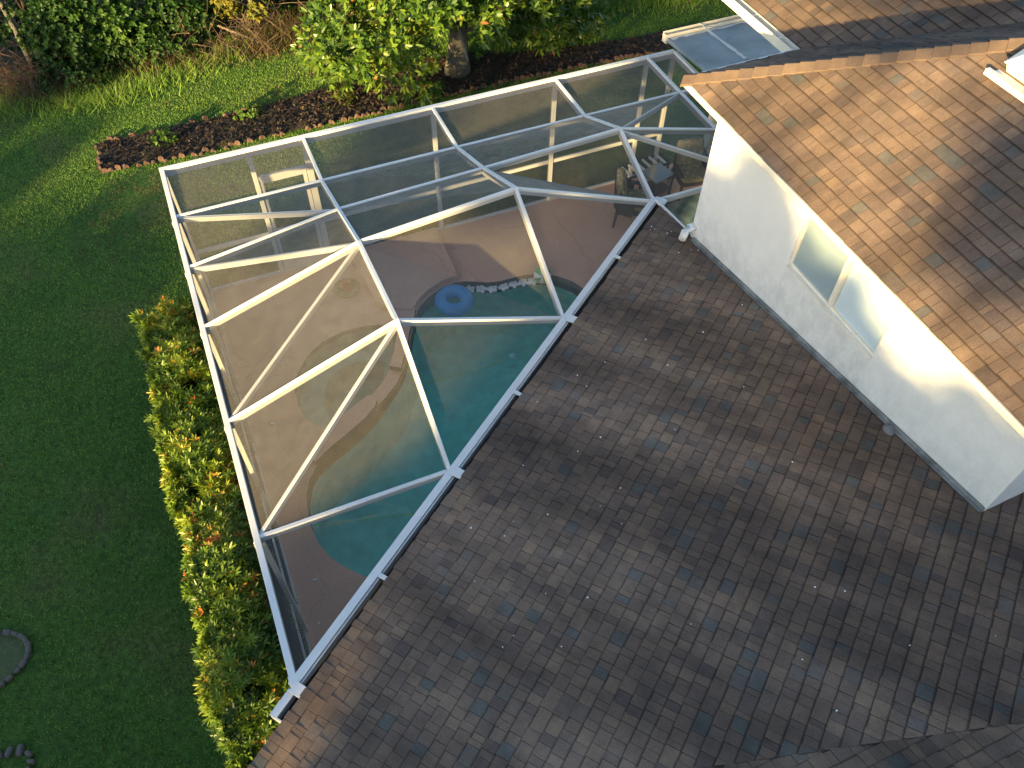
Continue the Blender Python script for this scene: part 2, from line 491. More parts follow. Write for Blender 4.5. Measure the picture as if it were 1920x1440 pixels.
# ------------------------------------------------------------------ ground
def sheet(name, outer, holes, z, mat, grid=None, kind='structure'):
    verts = []; edges = []
    for loop in [outer] + holes:
        o = len(verts); verts += [Vector(p[:2]) for p in loop]
        edges += [(o + i, o + (i + 1) % len(loop)) for i in range(len(loop))]
    if grid: verts += [Vector(p) for p in grid]
    vo, eo, fo, *_ = delaunay_2d_cdt(verts, edges, [], 0, 1e-5)
    def inside(p, poly):
        c = False; j = len(poly) - 1
        for i in range(len(poly)):
            xi, yi = poly[i][:2]; xj, yj = poly[j][:2]
            if (yi > p[1]) != (yj > p[1]) and p[0] < (xj - xi) * (p[1] - yi) / (yj - yi) + xi: c = not c
            j = i
        return c
    faces = []
    for f in fo:
        cx = sum(vo[i][0] for i in f) / len(f); cy = sum(vo[i][1] for i in f) / len(f)
        if inside((cx, cy), outer) and not any(inside((cx, cy), h) for h in holes):
            faces.append(list(f))
    mb = MB(); mb.add([(v[0], v[1], z) for v in vo], faces)
    o = mb.build(name, mat)
    if kind: o['kind'] = kind
    return o

deck_outer = [(XL - .06, 1.6), (10.4, 1.6), (10.4, YF + .08), (XL - .06, YF + .08)]
sheet("lawn", [(-300, -300), (300, -300), (300, 400), (-300, 400)], [deck_outer], GZ, M_lawn)

# ------------------------------------------------------------------ pool deck, pool and spa
pool = [(5.14, 8.64), (5.04, 8.89), (4.86, 9.11), (4.65, 9.25), (4.46, 9.33), (4.28, 9.37), (4.09, 9.38), (3.85, 9.39), (3.63, 9.45), (3.49, 9.53), (3.30, 9.62), (3.12, 9.66),
        (2.87, 9.62), (2.62, 9.51), (2.40, 9.36), (2.24, 9.16), (2.12, 8.94), (1.93, 8.56), (1.70, 8.15), (1.49, 7.91), (1.27, 7.73), (1.08, 7.59), (0.88, 7.43), (0.58, 7.28), (0.27, 7.13),
        (0.01, 6.97), (-0.18, 6.74), (-0.29, 6.48), (-0.34, 6.20), (-0.35, 5.96), (-0.32, 5.71), (-0.23, 5.46), (-0.11, 5.26), (0.02, 5.11), (0.12, 5.0),
        (0.5, 4.75), (1.0, 4.62), (1.6, 4.75), (2.3, 5.1), (3.1, 5.6), (3.9, 6.2), (4.6, 6.9), (5.05, 7.6), (5.2, 8.2)]
spa = [(1.88, 8.95), (1.80, 9.10), (1.62, 9.22), (1.41, 9.28), (1.03, 9.30), (0.65, 9.20), (0.36, 9.01), (0.13, 8.72), (0.01, 8.40), (-0.01, 8.05), (0.05, 7.76), (0.19, 7.57), (0.36, 7.53), (0.60, 7.60),
       (0.85, 7.73), (1.08, 7.86), (1.30, 8.02), (1.50, 8.24), (1.68, 8.52)]
deck = sheet("pool_deck", deck_outer, [pool, spa], 0.0, M_deck)
# deck edge so that the slab has thickness
mb = MB()
for i in range(4):
    a = deck_outer[i]; b = deck_outer[(i + 1) % 4]
    mb.add([(*a, 0), (*b, 0), (*b, -.3), (*a, -.3)], [(0, 1, 2, 3)])
struct(mb.build("pool_deck_edge", M_deck))

pt = thing("swimming_pool", "kidney shaped in-ground pool with mottled tile band and joined round spa", "swimming pool", (2.5, 7, -.1))
def P(o, par):                 # keep world placement under a moved, unrotated parent
    o.parent = par; o.location = Vector(o.location) - Vector(par.location) if par.parent is None else o.location
    return o
def wall_ring(loop, z0, z1, mi, mb):
    n = len(loop)
    for i in range(n):
        a, b = loop[i], loop[(i + 1) % n]
        mb.add([(*a[:2], z0), (*b[:2], z0), (*b[:2], z1), (*a[:2], z1)], [(0, 1, 2, 3)], mi)
def fill(loop, z, mi, mb):
    vo, eo, fo, *_ = delaunay_2d_cdt([Vector(p[:2]) for p in loop], [], [list(range(len(loop)))], 1, 1e-5)
    mb.add([(v[0], v[1], z) for v in vo], [list(f) for f in fo], mi)
mb = MB()
wall_ring(pool, 0.0, -.27, 1, mb); wall_ring(pool, -.27, -1.35, 0, mb); fill(pool, -1.35, 0, mb)
def strip(pts, w, z, mi, mb):
    rr = random.Random(3); L = []
    for (x0, y0), (x1, y1) in zip(pts[:-1], pts[1:]):
        k = max(2, int(math.hypot(x1 - x0, y1 - y0) / .07))
        for i in range(k): L.append((x0 + (x1 - x0) * i / k, y0 + (y1 - y0) * i / k))
    L.append(pts[-1]); prev = None
    for i, (x, y) in enumerate(L):
        j = rr.uniform(-.02, .02); ww = w * rr.uniform(.3, 1.3)
        cur = ((x, y + j - ww), (x, y + j + ww))
        if prev and rr.random() > .08:
            mb.add([(*prev[0], z), (*cur[0], z), (*cur[1], z), (*prev[1], z)], [(0, 1, 2, 3)], mi)
        prev = cur
strip([(1.3, 8.30), (2.13, 8.78), (3.07, 8.72), (4.1, 8.74), (4.7, 8.76)], .022, -1.345, 2, mb)
strip([(-.25, 6.77), (.16, 6.65), (1.05, 6.4), (1.6, 6.25)], .020, -1.345, 2, mb)
strip([(2.6, 8.6), (2.9, 8.1), (3.2, 7.5)], .008, -1.345, 2, mb)
strip([(.4, 7.1), (.73, 7.19), (1.1, 7.12)], .010, -1.345, 2, mb)
P(mb.build("basin", [M_plaster, M_tile, M_patch]), pt)
# light niche on the pool floor and return fitting
mb = MB(); mb.lathe([(0.0, .012), (.10, .012), (.115, 0)], 24, (4.62, 8.35, -1.34)); P(mb.build("floor_drain", M_dark), pt)
mb = MB(); mb.lathe([(0.0, .03), (.07, .025), (.085, 0)], 20, (3.75, 8.6, -1.34)); P(mb.build("return_fitting", M_white), pt)
# spa: bench ring and deep centre
cx, cy = 0.98, 8.33
inner = [(cx + (x - cx) * .62, cy + (y - cy) * .62) for x, y in spa]
mb = MB()
wall_ring(spa, 0.0, -.10, 1, mb); wall_ring(spa, -.10, -.42, 0, mb)
for i in range(len(spa)):
    a, b, c, d = spa[i], spa[(i + 1) % len(spa)], inner[(i + 1) % len(spa)], inner[i]
    mb.add([(*a, -.42), (*b, -.42), (*c, -.42), (*d, -.42)], [(0, 1, 2, 3)], 0)
wall_ring(inner, -.42, -.95, 0, mb); fill(inner, -.95, 0, mb)
P(mb.build("spa_basin", [M_spaplaster, M_tile]), pt)
mb = MB(); mb.lathe([(0, .02), (.09, .015), (.1, 0)], 20, (.75, 8.35, -.945)); P(mb.build("floor_drain", M_white), pt)
# raised coping between spa and pool in two pieces with a lower spillway between them
def prism(loop, z0, z1, mats, name, par, bev=.02):
    mb = MB(); fill(loop, z1, 0, mb)
    n = len(loop)
    for i in range(n):
        a, b = loop[i], loop[(i + 1) % n]
        mb.add([(*a, z0), (*b, z0), (*b, z1), (*a, z1)], [(0, 1, 2, 3)], 1 if len(mats) > 1 else 0)
    return P(mb.build(name, mats), par)
w1 = [(2.30, 9.28), (2.20, 9.08), (2.09, 8.92), (1.90, 8.54), (1.655, 8.12), (1.50, 8.235), (1.68, 8.53), (1.875, 8.94), (1.80, 9.12), (1.95, 9.35)]
prism(w1, -.3, .10, [M_deck, M_tile], "spa_wall", pt)
w2 = [(1.055, 7.55), (.86, 7.40), (.57, 7.25), (.26, 7.10), (-.02, 6.93), (-.10, 7.05), (.10, 7.35), (.30, 7.49), (.60, 7.59), (.84, 7.715), (1.03, 7.80), (1.13, 7.66)]
prism(w2, -.3, .11, [M_deck, M_tile], "spa_wall", pt)
w3 = [(1.655, 8.12), (1.47, 7.90), (1.26, 7.72), (1.055, 7.55), (1.13, 7.66), (1.03, 7.80), (1.10, 7.85), (1.31, 8.01), (1.50, 8.235)]
prism(w3, -.3, -.045, [M_deck, M_tile], "spillway", pt)
ww = sheet("pool_water", [(x, y) for x, y in pool], [], -.12, M_water)
sw = sheet("spa_water", [(x, y) for x, y in spa], [], -.055, M_spaw)
# raised platform between the far screen wall and the pool
plat = [(1.62, 10.98), (3.26, 10.98), (3.20, 9.66), (3.12, 9.69), (2.87, 9.65), (2.60, 9.54), (2.38, 9.39), (2.22, 9.22), (1.95, 9.36), (1.72, 9.60)]
mb = MB(); fill(plat, .13, 0, mb)
for i in range(len(plat)):
    a, b = plat[i], plat[(i + 1) % len(plat)]
    mb.add([(*a, 0.0), (*b, 0.0), (*b, .13), (*a, .13)], [(0, 1, 2, 3)])
struct(mb.build("raised_deck", M_deck))

# ------------------------------------------------------------------ screen enclosure
cage = thing("screen_enclosure", "white framed pool enclosure with dark mesh panels and a low faceted roof", "pool enclosure", (0, 0, 0))
L0 = Vector((XL, YF, ZE)); L1 = Vector((XL, Y1, ZE)); L2 = Vector((XL, Y2, ZE)); L3 = Vector((XL, Y3, ZE)); L4 = Vector((XL, Y4, ZE)); L5 = Vector((XL, Y5, ZE)); LN = Vector((XL, YN, ZE))
A = [Vector((XA, YF, ZE)), Vector((XA, Y1, ZE)), Vector((XA, Y2, 2.875)), Vector((XA, Y3, 3.25)), Vector((XA, Y4, 3.385)), Vector((XA, Y5, ZE))]
B = [Vector((XB, YF, ZE)), Vector((XB, Y1, ZE)), Vector((XB, Y2, 2.94)), Vector((XB, Y3, 3.435)), Vector((XB, Y4, ZE))]
K = [Vector((XC, YF, ZE)), Vector((XC, Y1, ZE)), Vector((XC, Y2, 3.02)), Vector((XC, Y3, ZE))]
D = [Vector((XD, YF, ZE)), Vector((XD, Y1, ZE)), Vector((XD, Y2, ZE)), Vector((XD, Y3, ZE))]
EE = [Vector((XE, YF, ZE)), Vector((XE, Y2, ZE))]
def bar(name, a, b, w=.044, d=.10, drop=0.0):
    return MB().bar(a, b, w, d, drop).build(name, M_alu, cage, bevel=.004)
# eave beams
bar("eave_beam", L0 + Vector((-.035, 0, .012)), EE[0] + Vector((0, 0, .012)), .07, .13)
bar("eave_beam", LN + Vector((0, -.03, .010)), L0 + Vector((0, -.035, .010)), .065, .12)
bar("eave_beam", eave(0) + Vector((0, 0, .02)), eave(7.93) + Vector((0, 0, .02)), .088, .12)
bar("eave_beam", EE[0] + Vector((0, -.035, .008)), EE[1] + Vector((0, 0, .008)), .06, .12)
bar("eave_beam", eave(0) + UH * .034 + Vector((0, 0, .034)), eave(7.93) + UH * .034 + Vector((0, 0, .034)), .022, .013)
# main beams, one piece per straight run
for ch in (A, B, K, D):
    for p, q in zip(ch[:-1], ch[1:]):
        s0 = Vector((0, -.035, 0)) if p is ch[0] else Vector((0, 0, 0))
        bar("roof_beam", p + s0 + Vector((0, 0, .004)), q + Vector((0, 0, .004)), .046, .115)
# purlins along the enclosure
def pb(name, a, b, w=.043, d=.09, drop=.002):
    t = (b - a).normalized(); return bar(name, a + t * .028, b - t * .028, w, d, drop)
for a, b in ((L1, A[1]), (A[1], B[1]), (B[1], K[1]), (K[1], D[1]), (D[1], Vector((8.6, Y1, ZE))),
             (L2, A[2]), (A[2], B[2]), (B[2], K[2]), (K[2], D[2]),
             (L3, A[3]), (A[3], B[3]), (B[3], K[3]), (K[3], Vector((8.6, Y3, ZE))),
             (L4, A[4]), (A[4], B[4]), (L5, A[5])):
    pb("purlin", a, b)
for a, b in ((L1, A[2]), (L2, A[3]), (L4, A[3]), (L5, A[4]), (K[2], D[3]), (K[2], D[1])):
    pb("brace", a, b, .040, .075, .03)
# connector plates on the gutter beam
for t in (0.0, (eave(0) - B[4]).length, (eave(0) - A[5]).length, 7.93):
    p = eave(t) + UH * .10
    MB().box(p + Vector((0, 0, .03)), (.11, .17, .018), Matrix.Rotation(ANG, 3, 'Z')).build("connector_plate", M_alu, cage)
for t in (1.35, 4.0, 6.65):
    p = eave(t) + UH * .09
    MB().box(p + Vector((0, 0, .028)), (.045, .10, .014), Matrix.Rotation(ANG, 3, 'Z')).build("gutter_strap", M_alu, cage)
# posts
for x, wx in ((XL, .08), (XA, .10), (XB, .07), (XC, .07), (XD, .07), (XE, .07)):
    MB().ext(x - wx / 2, x + wx / 2, YF - .04, YF + .035, 0, ZE - .12).build("post", M_alu, cage, bevel=.004)
for y in (Y1, Y2, Y3, Y4, Y5, YN + .1):
    MB().ext(XL - .055, XL + .055, y - .025, y + .025, 0, ZE - .11).build("post", M_alu, cage, bevel=.004)
# chair rails and sole plates
xs = [XL, .44, XA, XB, XC, XD, XE]
for i, (x0, x1) in enumerate(zip(xs[:-1], xs[1:])):
    if i != 1:
        MB().ext(x0 + .04, x1 - .04, YF - .02, YF + .02, .86, .93).build("chair_rail", M_alu, cage, bevel=.003)
    MB().ext(x0 + .03, x1 - .03, YF - .025, YF + .025, .001, .045).build("sole_plate", M_alu, cage)
ys = [YN, Y5, Y4, Y3, Y2, Y1, YF]
for y0, y1 in zip(ys[:-1], ys[1:]):
    MB().ext(XL - .02, XL + .02, y0 + .03, y1 - .03, .86, .93).build("chair_rail", M_alu, cage, bevel=.003)
    MB().ext(XL - .025, XL + .025, y0 + .03, y1 - .03, .001, .045).build("sole_plate", M_alu, cage)
# screen door in the far wall
MB().ext(.405, .475, YF - .04, YF + .03, 0, ZE - .12).build("door_post", M_alu, cage, bevel=.004)
dr = MB()
dr.ext(.485, .545, YF - .018, YF + .018, .05, 1.98); dr.ext(1.17, 1.23, YF - .018, YF + .018, .05, 1.98)
dr.ext(.545, 1.17, YF - .018, YF + .018, 1.90, 1.98); dr.ext(.545, 1.17, YF - .018, YF + .018, .05, .30); dr.ext(.545, 1.17, YF - .018, YF + .018, .88, .95)
dr = dr.build("screen_door", M_alu, cage, bevel=.003)
h = MB().tube([(1.15, YF - .02, 1.0), (1.15, YF - .07, 1.0), (1.05, YF - .07, 1.0)], .012).build("handle", M_dark, dr)
MB().ext(.475, 1.24, YF - .03, YF + .03, 1.985, 2.04).build("door_header", M_alu, cage)
# mesh panels
def panel(name, pts, mat, drop=.05):
    mb = MB(); mb.add([Vector(p) - Vector((0, 0, drop)) for p in pts], [list(range(len(pts)))])
    return mb.build(name, mat, cage)
RP = [(L0, A[0], A[1], L1), (A[0], B[0], B[1], A[1]), (B[0], K[0], K[1], B[1]), (K[0], D[0], D[1], K[1]), (D[0], EE[0], Vector((XE, Y1, ZE)), D[1]),
      (L1, A[1], A[2]), (L1, A[2], L2), (A[1], B[1], B[2], A[2]), (B[1], K[1], K[2], B[2]), (K[1], D[1], K[2]), (D[1], D[2], K[2]), (D[1], Vector((XE, Y1, ZE)), EE[1], D[2]),
      (L2, A[2], A[3]), (L2, A[3], L3), (A[2], B[2], B[3], A[3]), (B[2], K[2], K[3], B[3]), (K[2], D[2], D[3]), (K[2], D[3], K[3]),
      (L3, A[3], L4), (A[3], A[4], L4), (A[3], B[3], B[4], A[4]), (B[3], K[3], B[4]),
      (L4, A[4], L5), (A[4], A[5], L5), (A[4], B[4], A[5]), (L5, A[5], LN)]
for q in RP: panel("roof_screen", q, M_screen, .028)
def vpanel(p0, p1, z0, z1):
    mb = MB(); mb.add([(*p0, z0), (*p1, z0), (*p1, z1), (*p0, z1)], [(0, 1, 2, 3)])
    return mb.build("wall_screen", M_screen_w, cage)
for i, (x0, x1) in enumerate(zip(xs[:-1], xs[1:])):
    if i == 1:
        mb = MB(); y = YF + .001
        mb.add([(.545, y, .30), (1.17, y, .30), (1.17, y, 1.90), (.545, y, 1.90)], [(0, 1, 2, 3)])
        mb.build("door_mesh", M_screen_w, dr); vpanel((.475, y), (1.24, y), 2.04, ZE - .11)
    else:
        vpanel((x0 + .03, YF), (x1 - .03, YF), .045, .862); vpanel((x0 + .03, YF), (x1 - .03, YF), .928, ZE - .11)
for y0, y1 in zip(ys[:-1], ys[1:]):
    vpanel((XL, y0 + .02), (XL, y1 - .02), .045, .862); vpanel((XL, y0 + .02), (XL, y1 - .02), .928, ZE - .10)

# ------------------------------------------------------------------ house
house = thing("house", "white stucco house with brown shingle roofs and a raised wall above the lower roof", "house", (0, 0, 0))

def clip_poly(poly, planes):
    for nx, ny, d in planes:
        out = []
        for i in range(len(poly)):
            p, q = poly[i], poly[(i + 1) % len(poly)]
            dp, dq = nx * p[0] + ny * p[1] - d, nx * q[0] + ny * q[1] - d
            if dp <= 0: out.append(p)
            if (dp < 0) != (dq < 0) and abs(dp - dq) > 1e-9:
                t = dp / (dp - dq)
                if 0 < t < 1: out.append(tuple(p[k] + (q[k] - p[k]) * t for k in range(len(p))))
        poly = out
        if len(poly) < 3: return []
    return poly

def shingles(name, O, ad, bd, ar, br, regions, parent, expo=.132, seed=1, wid=(.065, .145)):
    rr = random.Random(seed)
    O, ad, bd = Vector(O), Vector(ad).normalized(), Vector(bd).normalized()
    nr = ad.cross(bd); nr = -nr if nr.z < 0 else nr
    V = []; F = []; T = []; UV = []; U2 = []
    rows = int((br[1] - br[0]) / expo)
    for i in range(rows):
        b0 = br[0] + i * expo
        a = ar[0] - rr.uniform(0, .3); run = 0; thick = True; tone = .4
        wob = rr.uniform(-.004, .004)
        while a < ar[1]:
            w = rr.uniform(*wid) * (1.0 if rr.random() > .18 else 1.45)
            if rr.random() < .12: w *= .5
            tone = min(1, max(0, rr.gauss(.40, .13))) if rr.random() < .87 else rr.choice([.76, .82, .86, .90, .98, .08, .03, .62, .66])
            t = .013 if thick else .008
            t += rr.uniform(-.0015, .0025)
            bj = b0 + wob + rr.uniform(-.004, .004) + (0.0 if thick else .004)
            thick = not thick if rr.random() < .85 else thick
            gap = .0015
            a0, a1 = a + gap, a + w - gap
            top = b0 + expo + .02
            quad = []
            for aa, bb in ((a0, bj), (a1, bj), (a1, top), (a0, top)):
                p = O + ad * aa + bd * bb
                quad.append((p.x, p.y, aa, bb))
            for reg in regions:
                pl = clip_poly(quad, reg)
                if len(pl) < 3: continue
                base = len(V); k = len(pl)
                for p in pl:
                    aa, bb = p[2], p[3]
                    hgt = t * (1 - (bb - b0) / (expo * 1.15)) + .002
                    V.append(O + ad * aa + bd * bb + nr * hgt)
                F.append(list(range(base, base + k))); T.append(tone)
                UV.append([(p[2], (p[3] - b0) / expo) for p in pl]); U2.append([(p[2] + seed * 7, p[3]) for p in pl])
                # skirts at butt and sides
                for j in range(k):
                    p, q = pl[j], pl[(j + 1) % k]
                    if abs(p[3] - bj) < 1e-5 and abs(q[3] - bj) < 1e-5 or (abs(p[2] - q[2]) < 1e-5):
                        bs = len(V)
                        V.append(V[base + j]); V.append(V[base + (j + 1) % k])
                        V.append(O + ad * q[2] + bd * q[3] - nr * .004); V.append(O + ad * p[2] + bd * p[3] - nr * .004)
                        F.append([bs, bs + 3, bs + 2, bs + 1]); T.append(tone * .6); UV.append([(p[2], .98)] * 4); U2.append([(p[2] + seed * 7, p[3])] * 4)
            a += w
    me = bpy.data.meshes.new(name); me.from_pydata([tuple(v) for v in V], [], F)
    at = me.attributes.new('tone', 'FLOAT', 'FACE'); at.data.foreach_set('value', T)
    uvl = me.uv_layers.new(name="uv")
    flat = [c for f in UV for p in f for c in p]
    uvl.data.foreach_set('uv', flat)
    me.uv_layers.new(name="plan").data.foreach_set('uv', [c for f in U2 for p in f for c in p])
    me.materials.append(M_shingle); me.update()
    o = bpy.data.objects.new(name, me); C.objects.link(o); o.parent = parent
    return o

# -- lower roof: gentle facet above the diagonal eave
SL = 0.20
O1 = Vector((XC, Y3, 2.59)) + UH * .150
def zmain(x, y): return O1.z + SL * (UH.x * (x - O1.x) + UH.y * (y - O1.y))
V0 = Vector((2.16, .80)); VD = Vector((.955, -.297)).normalized(); VN = Vector((VD.y, -VD.x))   # VN points to the near side
M2 = SL * (UH.x * VD.x + UH.y * VD.y) / (-VD.y)
zv0 = zmain(V0.x, V0.y)
def zsouth(x, y): return zv0 - M2 * (y - V0.y)
valley_keep = (VN.x, VN.y, VN.dot(V0))
b1 = Vector((UH.x, UH.y, SL))
lower = MB()
def poly_on(fn, pts, dz): return [(x, y, fn(x, y) + dz) for x, y in pts]
XR = 5.535
vx = lambda x: V0.y + (x - V0.x) * VD.y / VD.x
yc_rake = O1.y + 0.0
c_far = (XR, O1.y - (XR - O1.x) * 0)
corner_x = -1.62
def on_eave(t): p = O1 - E2 * t; return (p.x, p.y)
tc = None
for k in range(1, 2000):
    p = on_eave(k * .01)
    if p[1] < vx(p[0]): tc = k * .01; break
EC = on_eave(tc)
YS_E = V0.y + (zv0 - 2.585) / M2                     # where the south facet reaches eave height
lower.add(poly_on(zmain, [on_eave(-.06), EC, (XR, vx(XR)), (XR, on_eave(-.06)[1])], -.012), [(0, 1, 2, 3)])
lower.add(poly_on(zmain, [(XR, 1.75), (XR, vx(XR)), (9.5, vx(9.5)), (9.5, 1.75)], -.012), [(0, 1, 2, 3)])
YR = -2.9
lower.add(poly_on(zsouth, [EC, (-1.80, EC[1]), (-1.80, YR), (9.5, YR), (9.5, vx(9.5))], -.012), [(0, 1, 2, 3, 4)])
zr = zsouth(0, YR)
lower.add([(-1.80, YR, zr - .012), (9.5, YR, zr - .012), (9.5, -8.2, 2.57), (-1.80, -8.2, 2.57)], [(0, 1, 2, 3)])
lr = lower.build("lower_roof", M_under, house)
reg1 = [(1, 0, XR - .005), (VN.x, VN.y, valley_keep[2])]
reg2 = [(-1, 0, -XR + .005), (VN.x, VN.y, valley_keep[2]), (0, 1, 1.72), (1, 0, 9.4)]
shingles("shingle_course", O1, -E2, b1, (-1.5, tc + .05), (-.012, 8.3), [reg1, reg2], lr, seed=4)
regS = [(-VN.x, -VN.y, -valley_keep[2]), (-1, 0, 1.80), (1, 0, 9.4), (0, -1, 2.6)]
shingles("shingle_course", (0, EC[1], 2.585), (1, 0, 0), (0, -1, M2), (-3.2, 9.5), (-.012, 5.2), [regS], lr, seed=9)

# -- gable wall etc. of the wing, walls below the lower roof
wl = MB()
p0 = Vector(on_eave(-.0)).to_3d() + UH * .5; p1 = Vector(EC).to_3d() + UH * .5
wl.add([(p0.x, p0.y, GZ), (p1.x, p1.y, GZ), (p1.x, p1.y, 2.5), (p0.x, p0.y, 2.5)], [(0, 1, 2, 3)])
wl.add([(p0.x, p0.y, GZ), (p0.x, p0.y, 2.5), (9.2, 6.4, 2.5), (9.2, 6.4, GZ)], [(0, 1, 2, 3)])
wl.add([(-1.62, EC[1] - .4, GZ), (p1.x, EC[1] - .4, GZ), (p1.x, EC[1] - .4, 2.5), (-1.62, EC[1] - .4, 2.5)], [(0, 1, 2, 3)])
wl.add([(-1.62, EC[1] - .4, GZ), (-1.62, EC[1] - .4, 2.5), (-1.62, YR, zr - .1), (-1.62, -7.8, 2.5), (-1.62, -7.8, GZ)], [(0, 1, 2, 3, 4)])
wl.build("wall", M_stucco, house)
# eave fascia along the diagonal eave and gutter trough
e0, e1 = eave(0), eave(7.93 + .28)
g = MB()
f0 = e0 + UH * .055; f1 = e1 + UH * .055
def rib(a, b, off0, off1, z0, z1, mi=0):
    A0, A1, B0, B1 = a + UH * off0, a + UH * off1, b + UH * off0, b + UH * off1
    vs = []
    for pA in (A0, A1, B0, B1):
        vs += [(pA.x, pA.y, z0), (pA.x, pA.y, z1)]
    g.add(vs, [(0, 1, 3, 2), (4, 6, 7, 5), (0, 4, 5, 1), (2, 3, 7, 6), (0, 2, 6, 4), (1, 5, 7, 3)], mi)
rib(e0, e1, .052, .064, 2.44, 2.563, 0)
rib(e0, e1, .064, .168, 2.44, 2.452, 1)  # trough floor coloured near black for the shade in the gutter gap
rib(e0, eave(tc), .169, .184, 2.42, 2.572, 1)  # board behind the trough takes the same shade colour
rib(e1 - E2 * -.0, e1 - E2 * .014, -.012, .165, 2.44, 2.556, 0)
g.add([tuple(e1 + UH * .064 + Vector((0, 0, -.1))), tuple(e1 + UH * .168 + Vector((0, 0, -.1))), tuple(e1 + UH * .168), tuple(e1 + UH * .064)], [(0, 1, 2, 3)], 0)
# open gutter end beyond the enclosure
ee0, ee1 = eave(7.96), e1
rib(ee0, ee1, -.012, .050, 2.44, 2.556, 0)
g.build("gutter", [M_alu, M_dark], house)
# rake trim where the lower roof stops beside the raised wall
MB().bar((XR + .012, on_eave(-.06)[1] + .1, 2.60), (XR + .012, 6.66, zmain(XR, 6.66) + .012), .022, .14).build("rake_trim", M_alu, house)

# -- raised wall (clerestory) with window
WX = 5.506
ZT = 4.72
def wallbox(mb, y0, y1, z0, z1): mb.ext(WX, WX + .2, y0, y1, z0, z1)
wy0, wy1, wz0, wz1 = 3.455, 4.925, 3.765, 4.60
cw = MB()
wallbox(cw, 1.69, wy0, 2.4, ZT); wallbox(cw, wy1, 6.68, 2.4, ZT); wallbox(cw, wy0, wy1, 2.4, wz0); wallbox(cw, wy0, wy1, wz1, ZT)
cw.ext(WX + .2, 9.3, 1.69, 1.89, 2.4, ZT); cw.ext(WX + .2, 9.3, 6.48, 6.68, 2.2, ZT)
cw = cw.build("raised_wall", M_stucco, house)
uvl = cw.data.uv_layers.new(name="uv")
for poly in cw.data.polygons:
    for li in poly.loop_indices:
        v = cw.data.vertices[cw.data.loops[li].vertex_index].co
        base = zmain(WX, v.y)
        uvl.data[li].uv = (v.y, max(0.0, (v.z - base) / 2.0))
fl_ = MB().bar((WX - .012, 6.60, zmain(WX, 6.60) + .055), (WX - .012, 1.70, zmain(WX, 1.70) + .055), .016, .06)
fl_.bar((WX - .03, 6.60, zmain(WX, 6.60) + .020), (WX - .03, 1.70, zmain(WX, 1.70) + .020), .05, .006)
fl_.build('flashing', plain('weathered_flashing', (.19, .195, .19), .7, .45, 7), house)
win = MB()
win.ext(WX + .03, WX + .09, wy0, wy0 + .03, wz0, wz1); win.ext(WX + .03, WX + .09, wy1 - .03, wy1, wz0, wz1)
win.ext(WX + .03, WX + .09, wy0 + .03, wy1 - .03, wz0, wz0 + .035); win.ext(WX + .03, WX + .09, wy0 + .03, wy1 - .03, wz1 - .03, wz1)
win.ext(WX - .004, WX + .085, 4.172, 4.220, wz0 + .035, wz1 - .03)
win = win.build("window", M_cream, house)
MB().ext(WX + .05, WX + .065, wy0 + .03, 4.165, wz0 + .035, wz1 - .03).build("window_pane", M_pane_r, win)
MB().ext(WX + .05, WX + .065, 4.225, wy1 - .03, wz0 + .035, wz1 - .03).build("window_pane", M_pane_l, win)
MB().ext(WX - .018, WX + .03, wy0, wy1, wz0 - .022, wz0 - .001).build("window_sill", M_cream, win)

# -- upper roof: hip with three facets
ZU = 4.735; US = .52
XU, YU = 5.38, 7.30
XI = 7.05
def zf1(x, y): return ZU + US * (x - XU)
def zfh(x, y): return ZU + US * (YU - y)
def zf3(x, y): return ZU + US * (x - XI)
up = MB()
YE = 1.50
up.add(poly_on(zf1, [(XU, YU), (XU, YE), (9.6, YE), (9.6, XU + YU - 9.6)], -.012), [(0, 1, 2, 3)])
up.add(poly_on(zfh, [(XU, YU), (9.6, XU + YU - 9.6), (11.0, XI + YU - 11.0), (XI, YU)], -.012), [(0, 1, 2, 3)])
up.add(poly_on(zf3, [(XI, YU), (11.0, XI + YU - 11.0), (11.0, 17), (XI, 17)], -.012), [(0, 1, 2, 3)])
ur = up.build("upper_roof", M_under, house)
s = XU + YU; sv = XI + YU
shingles("shingle_course", (XU, YE, ZU), (0, 1, 0), (1, 0, US), (0, YU - YE + .05), (-.012, 4.5), [[(1, 1, s), (1, 0, 9.6), (0, -1, -YE)]], ur, seed=21, wid=(.085, .18))
shingles("shingle_course", (XU, YU, ZU), (1, 0, 0), (0, -1, US), (-.05, 6), (-.012, 5.0), [[(-1, -1, -s), (1, 1, sv), (1, 0, 10.5)]], ur, seed=23, wid=(.085, .18))
shingles("shingle_course", (XI, YU - 4, ZU), (0, 1, 0), (1, 0, US), (0, 13), (-.012, 4.4), [[(-1, -1, -sv), (0, 1, 16)]], ur, seed=25, wid=(.085, .18))
